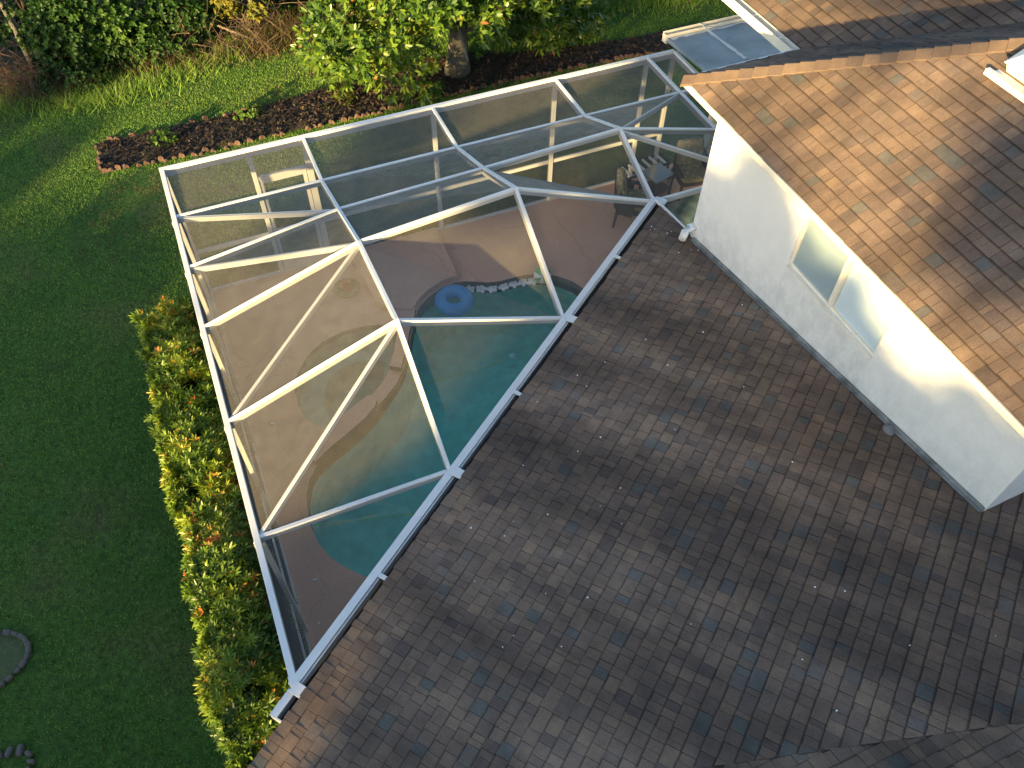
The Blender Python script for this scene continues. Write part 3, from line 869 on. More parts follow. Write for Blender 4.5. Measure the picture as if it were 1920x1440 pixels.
# hip caps
rr = random.Random(5)
V = []; F = []; T = []; UV = []
hd = Vector((1, -1, US)).normalized(); sd = Vector((1, 1, 0)).normalized()
tcap = .02; i = 0
P0 = Vector((XU, YU, ZU))
Lcap = .165
while i * Lcap < 6.5:
    a = P0 + hd * (i * Lcap - .02); bq = P0 + hd * ((i + 1) * Lcap + .02); tone = rr.choice([.45, .5, .58, .62, .36, .64, .2])
    ws = .135
    n1 = Vector((-1, 0, 0)); n2 = Vector((0, 1, 0))
    for sgn, dirv in ((1, Vector((0, -1, 0)) * 1 + Vector((-.0, 0, 0))), (2, Vector((0, 0, 0)))):
        pass
    # left wing lies on facet 1, right wing on the far facet
    d1 = Vector((-1, -1, -US)).normalized() * ws
    d2 = Vector((1, 1, -US)).normalized() * ws
    base = len(V)
    lift0, lift1 = .032, .014
    for q, lf in ((a, lift0), (bq, lift1)):
        V += [q + d1 + Vector((0, 0, lf)), q + Vector((0, 0, lf + .004)), q + d2 + Vector((0, 0, lf))]
    F += [[base, base + 1, base + 4, base + 3], [base + 1, base + 2, base + 5, base + 4]]; T += [tone, tone]
    UV += [[(0, 0), (.13, 0), (.13, .9), (0, .9)], [(0, 0), (.13, 0), (.13, .9), (0, .9)]]
    b2 = len(V)
    V += [V[base], V[base + 1], V[base + 2], V[base] - Vector((0, 0, .02)), V[base + 1] - Vector((0, 0, .02)), V[base + 2] - Vector((0, 0, .02))]
    F += [[b2, b2 + 3, b2 + 4, b2 + 1], [b2 + 1, b2 + 4, b2 + 5, b2 + 2]]; T += [tone * .5] * 2; UV += [[(0, .98)] * 4] * 2
    b3 = len(V)
    V += [V[base], V[base + 3], V[base + 3] - Vector((0, 0, .025)), V[base] - Vector((0, 0, .03))]
    F += [[b3, b3 + 1, b3 + 2, b3 + 3]]; T += [tone * .6]; UV += [[(0, .5)] * 4]
    i += 1
me = bpy.data.meshes.new("hip_cap"); me.from_pydata([tuple(v) for v in V], [], F)
me.attributes.new('tone', 'FLOAT', 'FACE').data.foreach_set('value', T)
me.uv_layers.new(name="uv").data.foreach_set('uv', [c for f in UV for p in f for c in p])
me.materials.append(M_shingle)
o = bpy.data.objects.new("hip_cap", me); C.objects.link(o); o.parent = ur

# fascias / gutters of the upper roof
fa = MB()
fa.ext(XU - .022, WX - .004, YE, YU + .02, ZU - .095, ZU - .016)
fa.build("fascia", M_cream, house, bevel=.006)
fh = MB(); fh.ext(XU + .0, XI - .10, YU + .004, YU + .035, ZU - .10, ZU + .004); fh.build("fascia", M_alu, house, bevel=.004)
g3 = MB()
g3.ext(XI - .135, XI - .122, YU - .02, 16, ZU - .12, ZU - .002); g3.ext(XI - .122, XI - .012, YU - .02, 16, ZU - .12, ZU - .108); g3.ext(XI - .012, XI + .004, YU - .02, 16, ZU - .12, ZU - .02)
g3.ext(XI - .122, XI - .012, YU - .02, YU - .008, ZU - .108, ZU - .01)
y = YU + .35
while y < 15: g3.ext(XI - .122, XI - .012, y, y + .02, ZU - .03, ZU - .02); y += .6
g3.build("gutter", M_cream, house)
sf = MB(); sf.ext(XU, WX + 3, YU - .6, YU, ZU - .112, ZU - .10); sf.ext(XI - .1, XI + 1.0, YU + .04, 16, ZU - .14, ZU - .125)
sf.build("soffit", M_alu_old, house)
nw = MB(); nw.add([(XU, YE + .002, ZU - .1), (9.6, YE + .002, ZU - .1), (9.6, YE + .002, zf1(9.6, 0) - .02), (XU, YE + .002, ZU - .02)], [(0, 1, 2, 3)])
nw.build("gable_end", M_stucco, house)
bw = MB(); bw.ext(8.9, 9.1, 6.7, 11.1, GZ, 2.5); bw.build("wall", M_stucco, house)

# skylight on the upper roof
def on1(x, y, h=0):
    nrm = Vector((-US, 0, 1)).normalized(); return Vector((x, y, zf1(x, y))) + nrm * h
sk = MB()
b1v = [(7.34, 4.84), (7.34, 3.60), (8.40, 3.60), (8.40, 4.84)]
def skew(pts, h0, h1, inset, mb, mi=0):
    n = len(pts); cx = sum(p[0] for p in pts) / n; cy = sum(p[1] for p in pts) / n
    lo = [on1(*p, h0) for p in pts]; hi = [on1(p[0] + (cx - p[0]) * inset, p[1] + (cy - p[1]) * inset, h1) for p in pts]
    mb.add(lo + hi, [(0, 1, 5, 4), (1, 2, 6, 5), (2, 3, 7, 6), (3, 0, 4, 7)], mi)
    return [(p[0] + (cx - p[0]) * inset, p[1] + (cy - p[1]) * inset) for p in pts]
q1 = skew(b1v, -.02, .10, 0.0, sk)
sk = sk.build("skylight", M_cream, ur)
dm = MB(); q2 = skew(q1, .10, .13, -.03, dm); q3 = skew(q2, .13, .26, .28, dm); lo = [on1(*p, .26) for p in q3]; q4 = skew(q3, .26, .30, .5, dm); dm.add([on1(*p, .30) for p in q4], [(0, 1, 2, 3)])
dm.build("dome", M_sky, sk)
dv = MB(); dv.bar(on1(7.24, 4.95, .07), on1(7.24, 3.4, .07), .05, .06); dv.bar(on1(7.30, 4.90, .018), on1(7.30, 3.4, .018), .10, .012)
dv.build("rain_diverter", M_alu, sk)
# vent flashing and downspout elbow
vt = MB(); vt.lathe([(.0, .035), (.03, .033), (.045, .012), (.065, .004), (.07, 0)], 20, (WX - .06, 2.84, zmain(WX - .06, 2.84) + .012)); vt.build("roof_vent", plain("lead_flashing", (.17, .165, .17), .7), house)
el = MB(); el.tube([(WX + .0, 6.64, 2.92), (WX - .08, 6.64, 2.93), (WX - .13, 6.64, 2.88), (WX - .15, 6.64, 2.76)], .055, 12); el.build("downspout_elbow", M_white, house, smooth=True)

# metal pan roof over the side lanai
mp = MB()
PX0, PX1, PY0, PY1 = XE + .035, 10.6, 8.3, 11.36
def zp(y): return 2.60 + (PY1 - y) * .09
cols = [PX0, 8.62, 9.42, 10.6]
for x0, x1 in zip(cols[:-1], cols[1:]):
    mp.add([(x0 + .006, PY0, zp(PY0)), (x1 - .006, PY0, zp(PY0)), (x1 - .006, PY1, zp(PY1)), (x0 + .006, PY1, zp(PY1)),
            (x0 + .006, PY0, zp(PY0) - .07), (x1 - .006, PY0, zp(PY0) - .07), (x1 - .006, PY1, zp(PY1) - .07), (x0 + .006, PY1, zp(PY1) - .07)],
           [(0, 1, 2, 3), (4, 7, 6, 5), (0, 4, 5, 1), (1, 5, 6, 2), (2, 6, 7, 3), (3, 7, 4, 0)], 0)
for x in cols[1:3]:
    rs = random.Random(int(x * 10)); prev = None
    for k in range(14):
        y = PY1 - .05 - k * .09; ww = rs.uniform(.025, .05)
        cur = [(x - ww, y, zp(y) + .004), (x + ww, y, zp(y) + .004)]
        if prev: mp.add([prev[0], prev[1], cur[1], cur[0]], [(0, 1, 2, 3)], 1)
        prev = cur
rs = random.Random(2); prev = None
for k in range(40):
    x = PX0 + .05 + k * .068; ww = rs.uniform(.04, .09)
    cur = [(x, PY1 - .02, zp(PY1) + .004), (x, PY1 - .02 - ww, zp(PY1 - ww) + .005)]
    if prev: mp.add([prev[0], prev[1], cur[1], cur[0]], [(0, 1, 2, 3)], 1)
    prev = cur
mpo = mp.build("metal_roof", [M_metal, M_seal], house)
gt = MB()
gt.ext(PX0 - .02, PX1, PY1 + .002, PY1 + .012, 2.50, 2.66); gt.ext(PX0 - .02, PX1, PY1 + .012, PY1 + .11, 2.50, 2.512); gt.ext(PX0 - .02, PX1, PY1 + .11, PY1 + .122, 2.50, 2.67)
gt.ext(PX0 - .02, PX0 - .008, PY1 + .012, PY1 + .11, 2.512, 2.65)
gt.build("gutter", M_cream, mpo)
for x in (8.55, 9.75):
    MB().bar((x, PY1 + .115, 2.675), (x + .03, PY1 - .32, 2.68), .025, .008).build("gutter_strap", M_alu, mpo)

# ------------------------------------------------------------------ things on the deck and water
def ring(name, loc, R0, r0, mat, label, cat, sq=1.0):
    mb = MB(); prof = []
    n = 16
    for i in range(n + 1):
        an = 2 * math.pi * i / n; prof.append((R0 + r0 * math.cos(an), r0 * math.sin(an) * sq))
    mb.lathe(prof, 40); o = mb.build(name, mat, smooth=True); o.location = loc
    return tag(o, label, cat)
rg_ = ring("swim_ring", (2.98, 9.28, -.03), .225, .115, M_blue, "bright blue inflatable swim ring floating beside the white flower floats", "swim ring")
v_ = MB().tube([(.30, .05, .10), (.31, .055, .13)], .014, 8).build("valve", M_white, rg_)

# beach ball with coloured gores
def ball(loc, r):
    o = thing("beach_ball", "green and white striped beach ball at the pool edge", "beach ball", loc)
    nseg = 8
    for k in range(nseg):
        vs = []; fs = []; m_ = 6; n_ = 12
        for i in range(n_ + 1):
            th = math.pi * i / n_
            for j in range(m_ + 1):
                ph = 2 * math.pi * (k + j / m_) / nseg
                vs.append((r * math.sin(th) * math.cos(ph), r * math.sin(th) * math.sin(ph), r * math.cos(th)))
        for i in range(n_):
            for j in range(m_):
                a = i * (m_ + 1) + j; fs.append((a, a + m_ + 1, a + m_ + 2, a + 1))
        g_ = MB().add(vs, fs).build("gore", M_white if k % 2 == 0 else M_green, o, smooth=True)
    o.rotation_euler = (R(55), R(20), R(-40))
    return o
ball((4.60, 9.22, .03), .155)

# flower floats on a string
fpos = [(3.34, 9.50), (3.53, 9.43), (3.71, 9.36), (3.91, 9.33), (4.10, 9.33), (4.27, 9.30), (4.44, 9.26)]
def flower():
    o = thing("flower_float", "white plastic flower float with five petals", "pool float", (0, 0, 0), 0, "white flower floats in a row on the pool")
    vs = [(0, 0, .02)]; n = 60
    for i in range(n):
        an = 2 * math.pi * i / n; r = .045 + .055 * abs(math.cos(2.5 * an)) ** .7
        vs.append((r * math.cos(an), r * math.sin(an), .02))
    for i in range(n):
        an = 2 * math.pi * i / n; r = .042 + .052 * abs(math.cos(2.5 * an)) ** .7
        vs.append((r * math.cos(an), r * math.sin(an), -.012))
    fs = [(0, 1 + i, 1 + (i + 1) % n) for i in range(n)] + [(1 + i, 1 + n + i, 1 + n + (i + 1) % n, 1 + (i + 1) % n) for i in range(n)]
    MB().add(vs, fs).build("petals", M_white, o)
    MB().lathe([(0, .045), (.02, .042), (.032, .02)], 14).build("flower_centre", M_alu_old, o, smooth=True)
    return o
fl = flower()
names = ["white flower float nearest the blue swim ring", "second white flower float from the blue swim ring", "third white flower float from the blue swim ring",
         "middle white flower float of the floating row", "third white flower float from the beach ball end", "second white flower float from the beach ball end", "white flower float nearest the striped beach ball"]
for i, (x, y) in enumerate(fpos):
    f_ = fl if i == 0 else copy_tree(fl)
    f_.location = (x, y, -.11); f_.rotation_euler = (R(random.uniform(-6, 6)), R(random.uniform(-6, 6)), random.uniform(0, 6))
    f_['label'] = names[i]

# little floating chlorinator ball
mb = MB(); mb.lathe([(0.0, .05), (.03, .045), (.052, .015), (.055, -.01), (.03, -.05)], 20); o = mb.build("floating_dispenser", plain("aqua_plastic", (.25, .55, .55), .4), smooth=True)
o.location = (3.44, 7.83, -.11); tag(o, "small round aqua chlorine dispenser floating in the middle of the pool", "dispenser")

# green float toy with an orange rim lying on the deck
o = thing("sprinkler_float", "round green inflatable with orange raised rim lying on the deck", "inflatable toy", (1.36, 10.2, 0))
mb = MB(); mb.lathe([(0, .05), (.12, .06), (.20, .075), (.225, .05), (.22, .015), (.19, .002)], 36); mb.build("base_disc", plain("faded_green_vinyl", (.10, .17, .09), .5, .25, 12), o, smooth=True)
mb = MB(); prof = [(.085 + .032 * math.cos(a), .10 + .05 * math.sin(a)) for a in [2 * math.pi * k / 12 for k in range(13)]]
mb.lathe(prof, 28); mb.build("rim", plain("orange_vinyl", (.42, .12, .05), .5, .2, 10), o, smooth=True)

# wicker armchairs
def cush_mat():
    m, nt, b = new_mat("floral_cushion")
    v = nt.nodes.new("ShaderNodeTexVoronoi"); v.inputs['Scale'].default_value = 16
    tc_ = nt.nodes.new("ShaderNodeTexCoord"); nt.links.new(tc_.outputs['Object'], v.inputs['Vector'])
    r = ramp(nt, [(0.1, (0.30, 0.28, 0.14)), (0.45, (0.16, 0.15, 0.07)), (0.8, (0.38, 0.33, 0.20))])
    nt.links.new(v.outputs['Distance'], r.inputs[0]); nt.links.new(r.outputs[0], b.inputs['Base Color']); b.inputs['Roughness'].default_value = .9
    return m
M_cush = cush_mat()
def rounded(mb, c, size, rot=None, k=6, e=.28, mi=0):
    """superellipsoid cushion"""
    n, m_ = 14, 22; vs = []
    sp = lambda v, p: math.copysign(abs(v) ** p, v)
    for i in range(n + 1):
        t = -math.pi / 2 + math.pi * i / n
        for j in range(m_):
            p = 2 * math.pi * j / m_
            v = Vector((sp(math.cos(t), e) * sp(math.cos(p), e) * size[0] / 2, sp(math.cos(t), e) * sp(math.sin(p), e) * size[1] / 2, sp(math.sin(t), .6) * size[2] / 2))
            if rot is not None: v = rot @ v
            vs.append(v + Vector(c))
    fs = [(i * m_ + j, i * m_ + (j + 1) % m_, (i + 1) * m_ + (j + 1) % m_, (i + 1) * m_ + j) for i in range(n) for j in range(m_)]
    mb.add(vs, fs, mi)
def armchair():
    o = thing("wicker_armchair", "", "chair", (0, 0, 0), 0, "dark wicker armchairs with floral cushions")
    mb = MB(); mb.ext(-.29, .29, -.28, .28, .30, .37); mb.build("seat_frame", M_wicker, o, bevel=.02)
    mb = MB(); tilt = Matrix.Rotation(R(-14), 3, 'X')
    rows = []
    for i in range(9):                                            # curved wicker back wrapping into the arms
        an = math.pi * (i / 8)
        rows.append((.34 * math.cos(an), -.02 + .33 * math.sin(an), .58 + .36 * math.sin(an) ** 1.5))
    vs = []; fs = []
    for x, y, z in rows: vs += [(x * .94, y * .94, .32), (x, y + .06 * (z - .5), z), (x * 1.09, y * 1.1 + .06 * (z - .5), z), (x * 1.04, y * 1.04, .32)]
    for i in range(8):
        a = i * 4; b = a + 4
        fs += [(a, a + 1, b + 1, b), (a + 1, a + 2, b + 2, b + 1), (a + 2, a + 3, b + 3, b + 2)]
    fs += [(0, 3, 2, 1), (32, 33, 34, 35)]
    mb.add(vs, fs); mb.build("back_and_arms", M_wicker, o)
    for x in (-.29, .29):
        mb = MB(); mb.bar((x * 1.1, -.32, .60), (x * 1.1, .05, .61), .07, .05); mb.build("armrest", M_wicker, o, bevel=.015)
    for x, y in ((-.26, -.26), (.26, -.26), (-.26, .26), (.26, .26)):
        MB().tube([(x * 1.1, y * 1.12, 0), (x, y, .32)], [.016, .03], 8).build("leg", M_wicker, o)
    mb = MB(); rounded(mb, (0, -.03, .44), (.52, .50, .15)); mb.build("seat_cushion", M_cush, o, smooth=True)
    mb = MB(); rounded(mb, (0, .22, .72), (.52, .52, .16), Matrix.Rotation(R(78), 3, 'X')); mb.build("back_cushion", M_cush, o, smooth=True)
    return o
ch = armchair(); ch.location = (6.72, 9.98, 0); ch.rotation_euler = (0, 0, R(60))
ch['label'] = "wicker armchair with green floral cushions facing right, nearer the pool"
c2 = copy_tree(ch); c2.location = (8.15, 10.30, 0); c2.rotation_euler = (0, 0, R(-10))
c2['label'] = "wicker armchair with floral cushions right of the small table, by the house wall"
tb = thing("side_table", "small dark side table with a grey glass top between two wicker chairs", "table", (7.47, 10.40, 0), R(15))
MB().ext(-.24, .24, -.22, .22, .50, .53).build("table_top", glass_mat("grey_glass", (.12, .17, .19), .15), tb, bevel=.01)
MB().ext(-.22, .22, -.20, .20, .18, .20).build("shelf", M_wicker, tb)
for x in (-.21, .21):
    for y in (-.19, .19): MB().ext(x - .018, x + .018, y - .018, y + .018, 0, .50).build("leg", M_wicker, tb)
bn = thing("slatted_bench", "low dark framed bench with pale slats beside the far screen wall", "bench", (7.42, 10.82, 0), R(8))
fr = MB(); fr.bar((-.50, -.17, .42), (.50, -.17, .42), .03, .05); fr.bar((-.50, .17, .42), (.50, .17, .42), .03, .05); fr.bar((-.5, -.155, .42), (-.5, .155, .42), .03, .05); fr.bar((.5, -.155, .42), (.5, .155, .42), .03, .05)
fr.build("frame", M_wicker, bn)
for i in range(6):
    x = -.40 + i * .16; MB().ext(x - .022, x + .022, -.155, .155, .40, .428).build("slat", M_alu_old, bn)
for x in (-.48, .48):
    for y in (-.15, .15): MB().ext(x - .018, x + .018, y - .018, y + .018, 0, .37).build("leg", M_wicker, bn)
rm, nt, b = new_mat("patterned_rug")
v = nt.nodes.new("ShaderNodeTexVoronoi"); v.inputs['Scale'].default_value = 5
tc_ = nt.nodes.new("ShaderNodeTexCoord"); nt.links.new(tc_.outputs['Object'], v.inputs['Vector'])
r_ = ramp(nt, [(0.15, (.12, .10, .09)), (0.4, (.06, .13, .18)), (0.8, (.14, .20, .23))]); nt.links.new(v.outputs['Distance'], r_.inputs[0]); nt.links.new(r_.outputs[0], b.inputs['Base Color']); b.inputs['Roughness'].default_value = .95
rug = MB().ext(-.9, .9, -.75, .75, 0, .012).build("outdoor_rug", rm); rug.location = (8.3, 9.35, .002); tag(rug, "blue grey patterned rug on the deck beside the raised white wall", "rug")

# small litter on deck and roof
def specks(name, pts, size, mat, label, cat):
    mb = MB()
    for (x, y, z) in pts:
        s_ = size * random.uniform(.6, 1.4); a = random.uniform(0, 3)
        mb.box((x, y, z + s_ * .25), (s_, s_ * random.uniform(.5, 1), s_ * .5), Matrix.Rotation(a, 3, 'Z'))
    return stuff(mb.build(name, mat), label, cat)
specks("deck_debris", [(random.uniform(-.5, 1.6), random.uniform(5.6, 9.8), 0) for _ in range(26)] and
       [(x, y, .0) for x, y in ((.60, 9.85), (1.52, 9.75), (-.05, 9.0), (-.35, 8.55), (1.9, 9.9), (.2, 10.3), (-.45, 7.9), (-.62, 6.9), (-.5, 5.2), (.9, 9.6), (-.6, 4.6), (5.2, 9.9))], .035, M_white, "scattered white bits lying on the pool deck", "debris")
rp = []
rs = random.Random(12)
while len(rp) < 34:
    x, y = rs.uniform(1, 5.4), rs.uniform(.6, 7.5)
    p = Vector((x - O1.x, y - O1.y, 0))
    if p.dot(UH) > .1 and y > vx(x) + .2 and (x < 5.3 or y < 1.6): rp.append((x, y, zmain(x, y) + .012))
rp += [(5.44 + rs.uniform(-.35, .03), rs.uniform(6.2, 7.2), 0) for _ in range(9)]
rp = [(x, y, z if z else zmain(x, y) + .012) for x, y, z in rp]
specks("roof_debris", rp, .012, M_white, "tiny pale bits scattered over the lower shingle roof", "debris")

# ------------------------------------------------------------------ planting bed with scalloped edging
bed = [(-2.18, 15.27), (-2.18, 16.22), (-1.0, 16.2), (.6, 16.2), (2.0, 16.35), (3.0, 16.45), (4.5, 16.7), (6.0, 16.6), (7.0, 16.2), (8.1, 15.95), (9.9, 15.75), (12.5, 15.7), (12.5, 14.95), (10.3, 15.0), (8.4, 15.15), (5.8, 15.22), (2.9, 15.18), (.8, 15.17), (-.6, 15.17)]
sheet("mulch_bed", bed, [], GZ + .02, M_mulch)
def inpoly(X, Y, poly):
    c = np.zeros(len(X), bool); j = len(poly) - 1
    for i in range(len(poly)):
        xi, yi = poly[i]; xj, yj = poly[j]
        cond = ((yi > Y) != (yj > Y)) & (X < (xj - xi) * (Y - yi) / ((yj - yi) if yj != yi else 1e-9) + xi)
        c ^= cond; j = i
    return c
def flakes(name, X, Y, z, size, tone, mat, label, cat, lift=.05, aspect=.45):
    n = len(X); rg = rng
    ctr = np.stack([X, Y, z + rg.uniform(0, lift, n)], 1)
    d = unit(np.stack([rg.normal(size=n), rg.normal(size=n), rg.normal(0, .35, n)], 1))
    up_ = unit(np.stack([rg.normal(0, .4, n), rg.normal(0, .4, n), np.ones(n)], 1)); s_ = unit(np.cross(d, up_))
    L = (size * rg.uniform(.5, 1.3, n))[:, None]; W = L * aspect
    V = np.stack([ctr - d * L * .5, ctr + s_ * W * .5, ctr + d * L * .5, ctr - s_ * W * .5], 1).reshape(-1, 3)
    o = np_mesh(name, V, np.arange(n * 4).reshape(-1, 4), mat, tone)
    return stuff(o, label, cat)
n = 14000
X = rng.uniform(-2.2, 12.5, n); Y = rng.uniform(15.0, 16.7, n); k = inpoly(X, Y, bed); X, Y = X[k], Y[k]
tone = np.clip(rng.beta(1.6, 3.0, len(X)) * .8 + np.where(X > 1.8, .22 * rng.random(len(X)) ** 2 * 1.6, 0), 0, 1)
flakes("mulch_chips", X, Y, GZ + .02, .085, tone, M_chip, "dark bark mulch and fallen brown leaves covering the planting bed", "mulch")
# edging bricks
def brick():
    vs = []; n = 10; w, t = .056, .026
    for y in (-t, t):
        vs.append((-w, y, 0)); 
        for i in range(n + 1):
            an = math.pi - math.pi * i / n; vs.append((w * math.cos(an), y, .07 + .05 * math.sin(an)))
        vs.append((w, y, 0))
    m_ = n + 3
    fs = [list(range(m_)), list(range(m_, 2 * m_))[::-1]] + [(i, i + m_, (i + 1) % m_ + m_, (i + 1) % m_) for i in range(m_)]
    return MB().add(vs, fs).build("edging_brick", M_brick)
bk = brick(); first = True
def lay(pts, label, grp):
    global first
    for (x0, y0), (x1, y1) in zip(pts[:-1], pts[1:]):
        L = math.hypot(x1 - x0, y1 - y0); k = max(1, int(L / .125)); a = math.atan2(y1 - y0, x1 - x0)
        for i in range(k):
            if random.random() < (.22 if x0 < 1 else .10): continue
            o = bk if first else bk.copy()
            if not first: C.objects.link(o)
            first = False
            t = (i + .5) / k
            o.location = (x0 + (x1 - x0) * t + random.uniform(-.02, .02), y0 + (y1 - y0) * t + random.uniform(-.025, .025), GZ - random.uniform(.015, .075))
            o.rotation_euler = (R(random.uniform(-30, 30)), R(random.uniform(-14, 14)), a + R(random.uniform(-18, 18)))
            tag(o, label, "edging brick", grp)
lay([(-2.2, 15.25), (-.6, 15.13), (.8, 15.13), (2.9, 15.13), (5.8, 15.17), (8.4, 15.1), (10.3, 14.96)], "scalloped terracotta brick in the row along the enclosure side of the mulch bed", "bricks along the front edge of the mulch bed")
lay([(-2.2, 15.3), (-2.2, 16.22)], "scalloped brick in the short row across the left end of the mulch bed", "bricks across the end of the mulch bed")
lay([(-2.1, 16.25), (-1.0, 16.22), (.6, 16.22), (1.4, 16.28)], "scalloped terracotta brick in the broken row on the lawn side of the mulch bed", "bricks along the back edge of the mulch bed")
# round bed edged with stones
def ring_pts(): return [(-4.95 + .90 * math.cos(a), 5.75 + .46 * math.sin(a)) for a in np.linspace(-2.4, 2.4, 30)]
rb = [(-4.95 + .88 * math.cos(a), 5.75 + .44 * math.sin(a)) for a in np.linspace(0, 2 * math.pi, 40)[:-1]]
sheet("round_flower_bed", rb, [], GZ + .012, litter_mat("bed_soil", (.035, .085, .022), (.12, .12, .06), 9))
def stone():
    mb = MB(); rounded(mb, (0, 0, 0), (.12, .062, .075), e=.6); o = mb.build("edging_stone", M_stone, smooth=True); return o
st = stone(); f1_ = True
for i, (x, y) in enumerate(ring_pts()):
    if random.random() < .08: continue
    o = st if f1_ else st.copy()
    if not f1_: C.objects.link(o)
    f1_ = False
    o.location = (x, y, GZ + .03); o.rotation_euler = (0, 0, math.atan2((y - 5.75) * 4, (x + 4.95)) + math.pi / 2); o.scale = (random.uniform(.7, 1.1), random.uniform(.8, 1.2), random.uniform(.7, 1.1))
    tag(o, "grey stone in the ring around the small round flower bed", "edging stone", "stones ringing the round flower bed")
for i, (x, y) in enumerate([(-4.44, 4.55), (-4.33, 4.53), (-4.21, 4.50), (-4.12, 4.42), (-4.10, 4.32), (-4.14, 4.22)]):
    o = st.copy(); C.objects.link(o); o.location = (x, y, GZ + .03); o.rotation_euler = (0, 0, random.uniform(0, 3)); o.scale = (random.uniform(.8, 1.2),) * 3
    tag(o, "grey stone in the short curved row at the bottom left corner of the lawn", "edging stone", "stones of the corner bed")

# ------------------------------------------------------------------ grass
forest_line = [(-12, 19.5), (-5, 18.3), (-3.3, 18.1), (-1.8, 17.75), (0, 18.15), (1.6, 18.7), (3.1, 18.8), (5, 18.7), (8.2, 18.0), (10.2, 17.2), (13.1, 16.6), (20, 16.2)]
fx = np.array([p[0] for p in forest_line]); fy = np.array([p[1] for p in forest_line])
sheet("forest_floor", forest_line + [(30, 60), (-30, 60)], [], GZ + .006, M_forest)
bp_ = [(-1.65 + (.75 + .18 * math.sin(3 * a) + .12 * math.sin(7 * a)) * math.cos(a), 14.1 + (.62 + .15 * math.sin(4 * a + 1)) * math.sin(a)) for a in np.linspace(0, 2 * math.pi, 48)[:-1]]
def vnoise(X, Y, s, seed):
    r_ = np.random.default_rng(seed); g_ = r_.random((64, 64)); x = X / s + 100; y = Y / s + 100
    xi, yi = np.floor(x).astype(int), np.floor(y).astype(int); fx_, fy_ = x - xi, y - yi
    fx_, fy_ = fx_ * fx_ * (3 - 2 * fx_), fy_ * fy_ * (3 - 2 * fy_)
    G = lambda i, j: g_[i % 64, j % 64]
    return (G(xi, yi) * (1 - fx_) + G(xi + 1, yi) * fx_) * (1 - fy_) + (G(xi, yi + 1) * (1 - fx_) + G(xi + 1, yi + 1) * fx_) * fy_
def blades(name, X, Y, z, h, w, tone, mat, lean=.5):
    n = len(X); a = rng.uniform(0, 6.283, n); l = rng.uniform(.1, lean, n) * h
    b = rng.uniform(0, 6.283, n)
    base = np.stack([X, Y, np.full(n, z)], 1); s_ = np.stack([np.cos(a), np.sin(a), np.zeros(n)], 1) * (w / 2)[:, None]
    tip = base + np.stack([np.cos(b) * l, np.sin(b) * l, h], 1)
    V = np.stack([base - s_, base + s_, tip], 1).reshape(-1, 3)
    return np_mesh(name, V, np.arange(n * 3).reshape(-1, 3), mat, tone)
n = 620000
X = rng.uniform(-6.5, 14, n); Y = rng.uniform(2.2, 19.2, n)
keep = ~inpoly(X, Y, [(XL - .04, 1), (10.4, 1), (10.4, YF + .1), (XL - .04, YF + .1)])
keep &= ~(inpoly(X, Y, bed) & (vnoise(X, Y, .35, 5) < np.where(X < 2.2, .46, .74)))
keep &= (Y < np.interp(X, fx, fy) + rng.normal(.0, .25, n))
keep &= ~((X < -.85) & (X > -1.75) & (Y < 9.8))
bare = vnoise(X, Y, .55, 8) * .6 + vnoise(X, Y, .16, 9) * .4
patch = np.exp(-(((X + 1.6) / .8) ** 2 + ((Y - 14.0) / .9) ** 2)) * .42
for sx_, sy_ in ((-3.65, 7.75), (-3.1, 6.9), (-2.75, 5.0), (-2.55, 6.6), (-2.5, 4.4), (-3.9, 7.1)):
    patch = patch + .55 * np.exp(-(((X - sx_) / .14) ** 2 + ((Y - sy_) / .12) ** 2))
keep &= rng.random(n) < np.clip(1.5 - np.maximum(0, bare + patch - .62) * 5, .12, 1)
keep &= ~(inpoly(X, Y, bp_) & (rng.random(n) < .1 + .35 * vnoise(X, Y, .22, 77)))
keep &= ~(inpoly(X, Y, rb) & (rng.random(n) < .35) | (inpoly(X, Y, rb) & (Y > 5.9) & (rng.random(n) < .85)))
X, Y, bare, patch = X[keep], Y[keep], bare[keep], patch[keep]
dry = np.exp(-(((X + 1.7) / .75) ** 2 + ((Y - 14.05) / .6) ** 2)) * vnoise(X, Y, .3, 78)
tone = np.clip(.32 + 1.15 * dry + .5 * (vnoise(X, Y, 1.3, 3) - .4) + .3 * (vnoise(X, Y, .25, 4) - .5) + rng.normal(0, .09, len(X)) + np.maximum(0, bare + patch - .58) * 1.9 + np.maximum(0, vnoise(X, Y, .9, 21) - .72) * 1.3, 0, 1)
gr = blades("grass", X, Y, GZ, rng.uniform(.018, .040, len(X)), rng.uniform(.006, .013, len(X)), tone, M_grass, 1.2)
stuff(gr, "mown green lawn grass around the enclosure", "grass")
n = 900
X = rng.uniform(-4.5, 12, n); Y = rng.uniform(3, 19, n)
k = (~inpoly(X, Y, deck_outer)) & ~((X < -.8) & (X > -1.8) & (Y < 9.8)) & (rng.random(n) < np.clip((X + 3) / 9, .12, 1))
flakes('fallen_leaves', X[k], Y[k], GZ + .03, .07, np.clip(rng.normal(.75, .2, k.sum()), 0, 1), M_chip, 'brown fallen leaves scattered over the lawn', 'leaves', .02, .55)
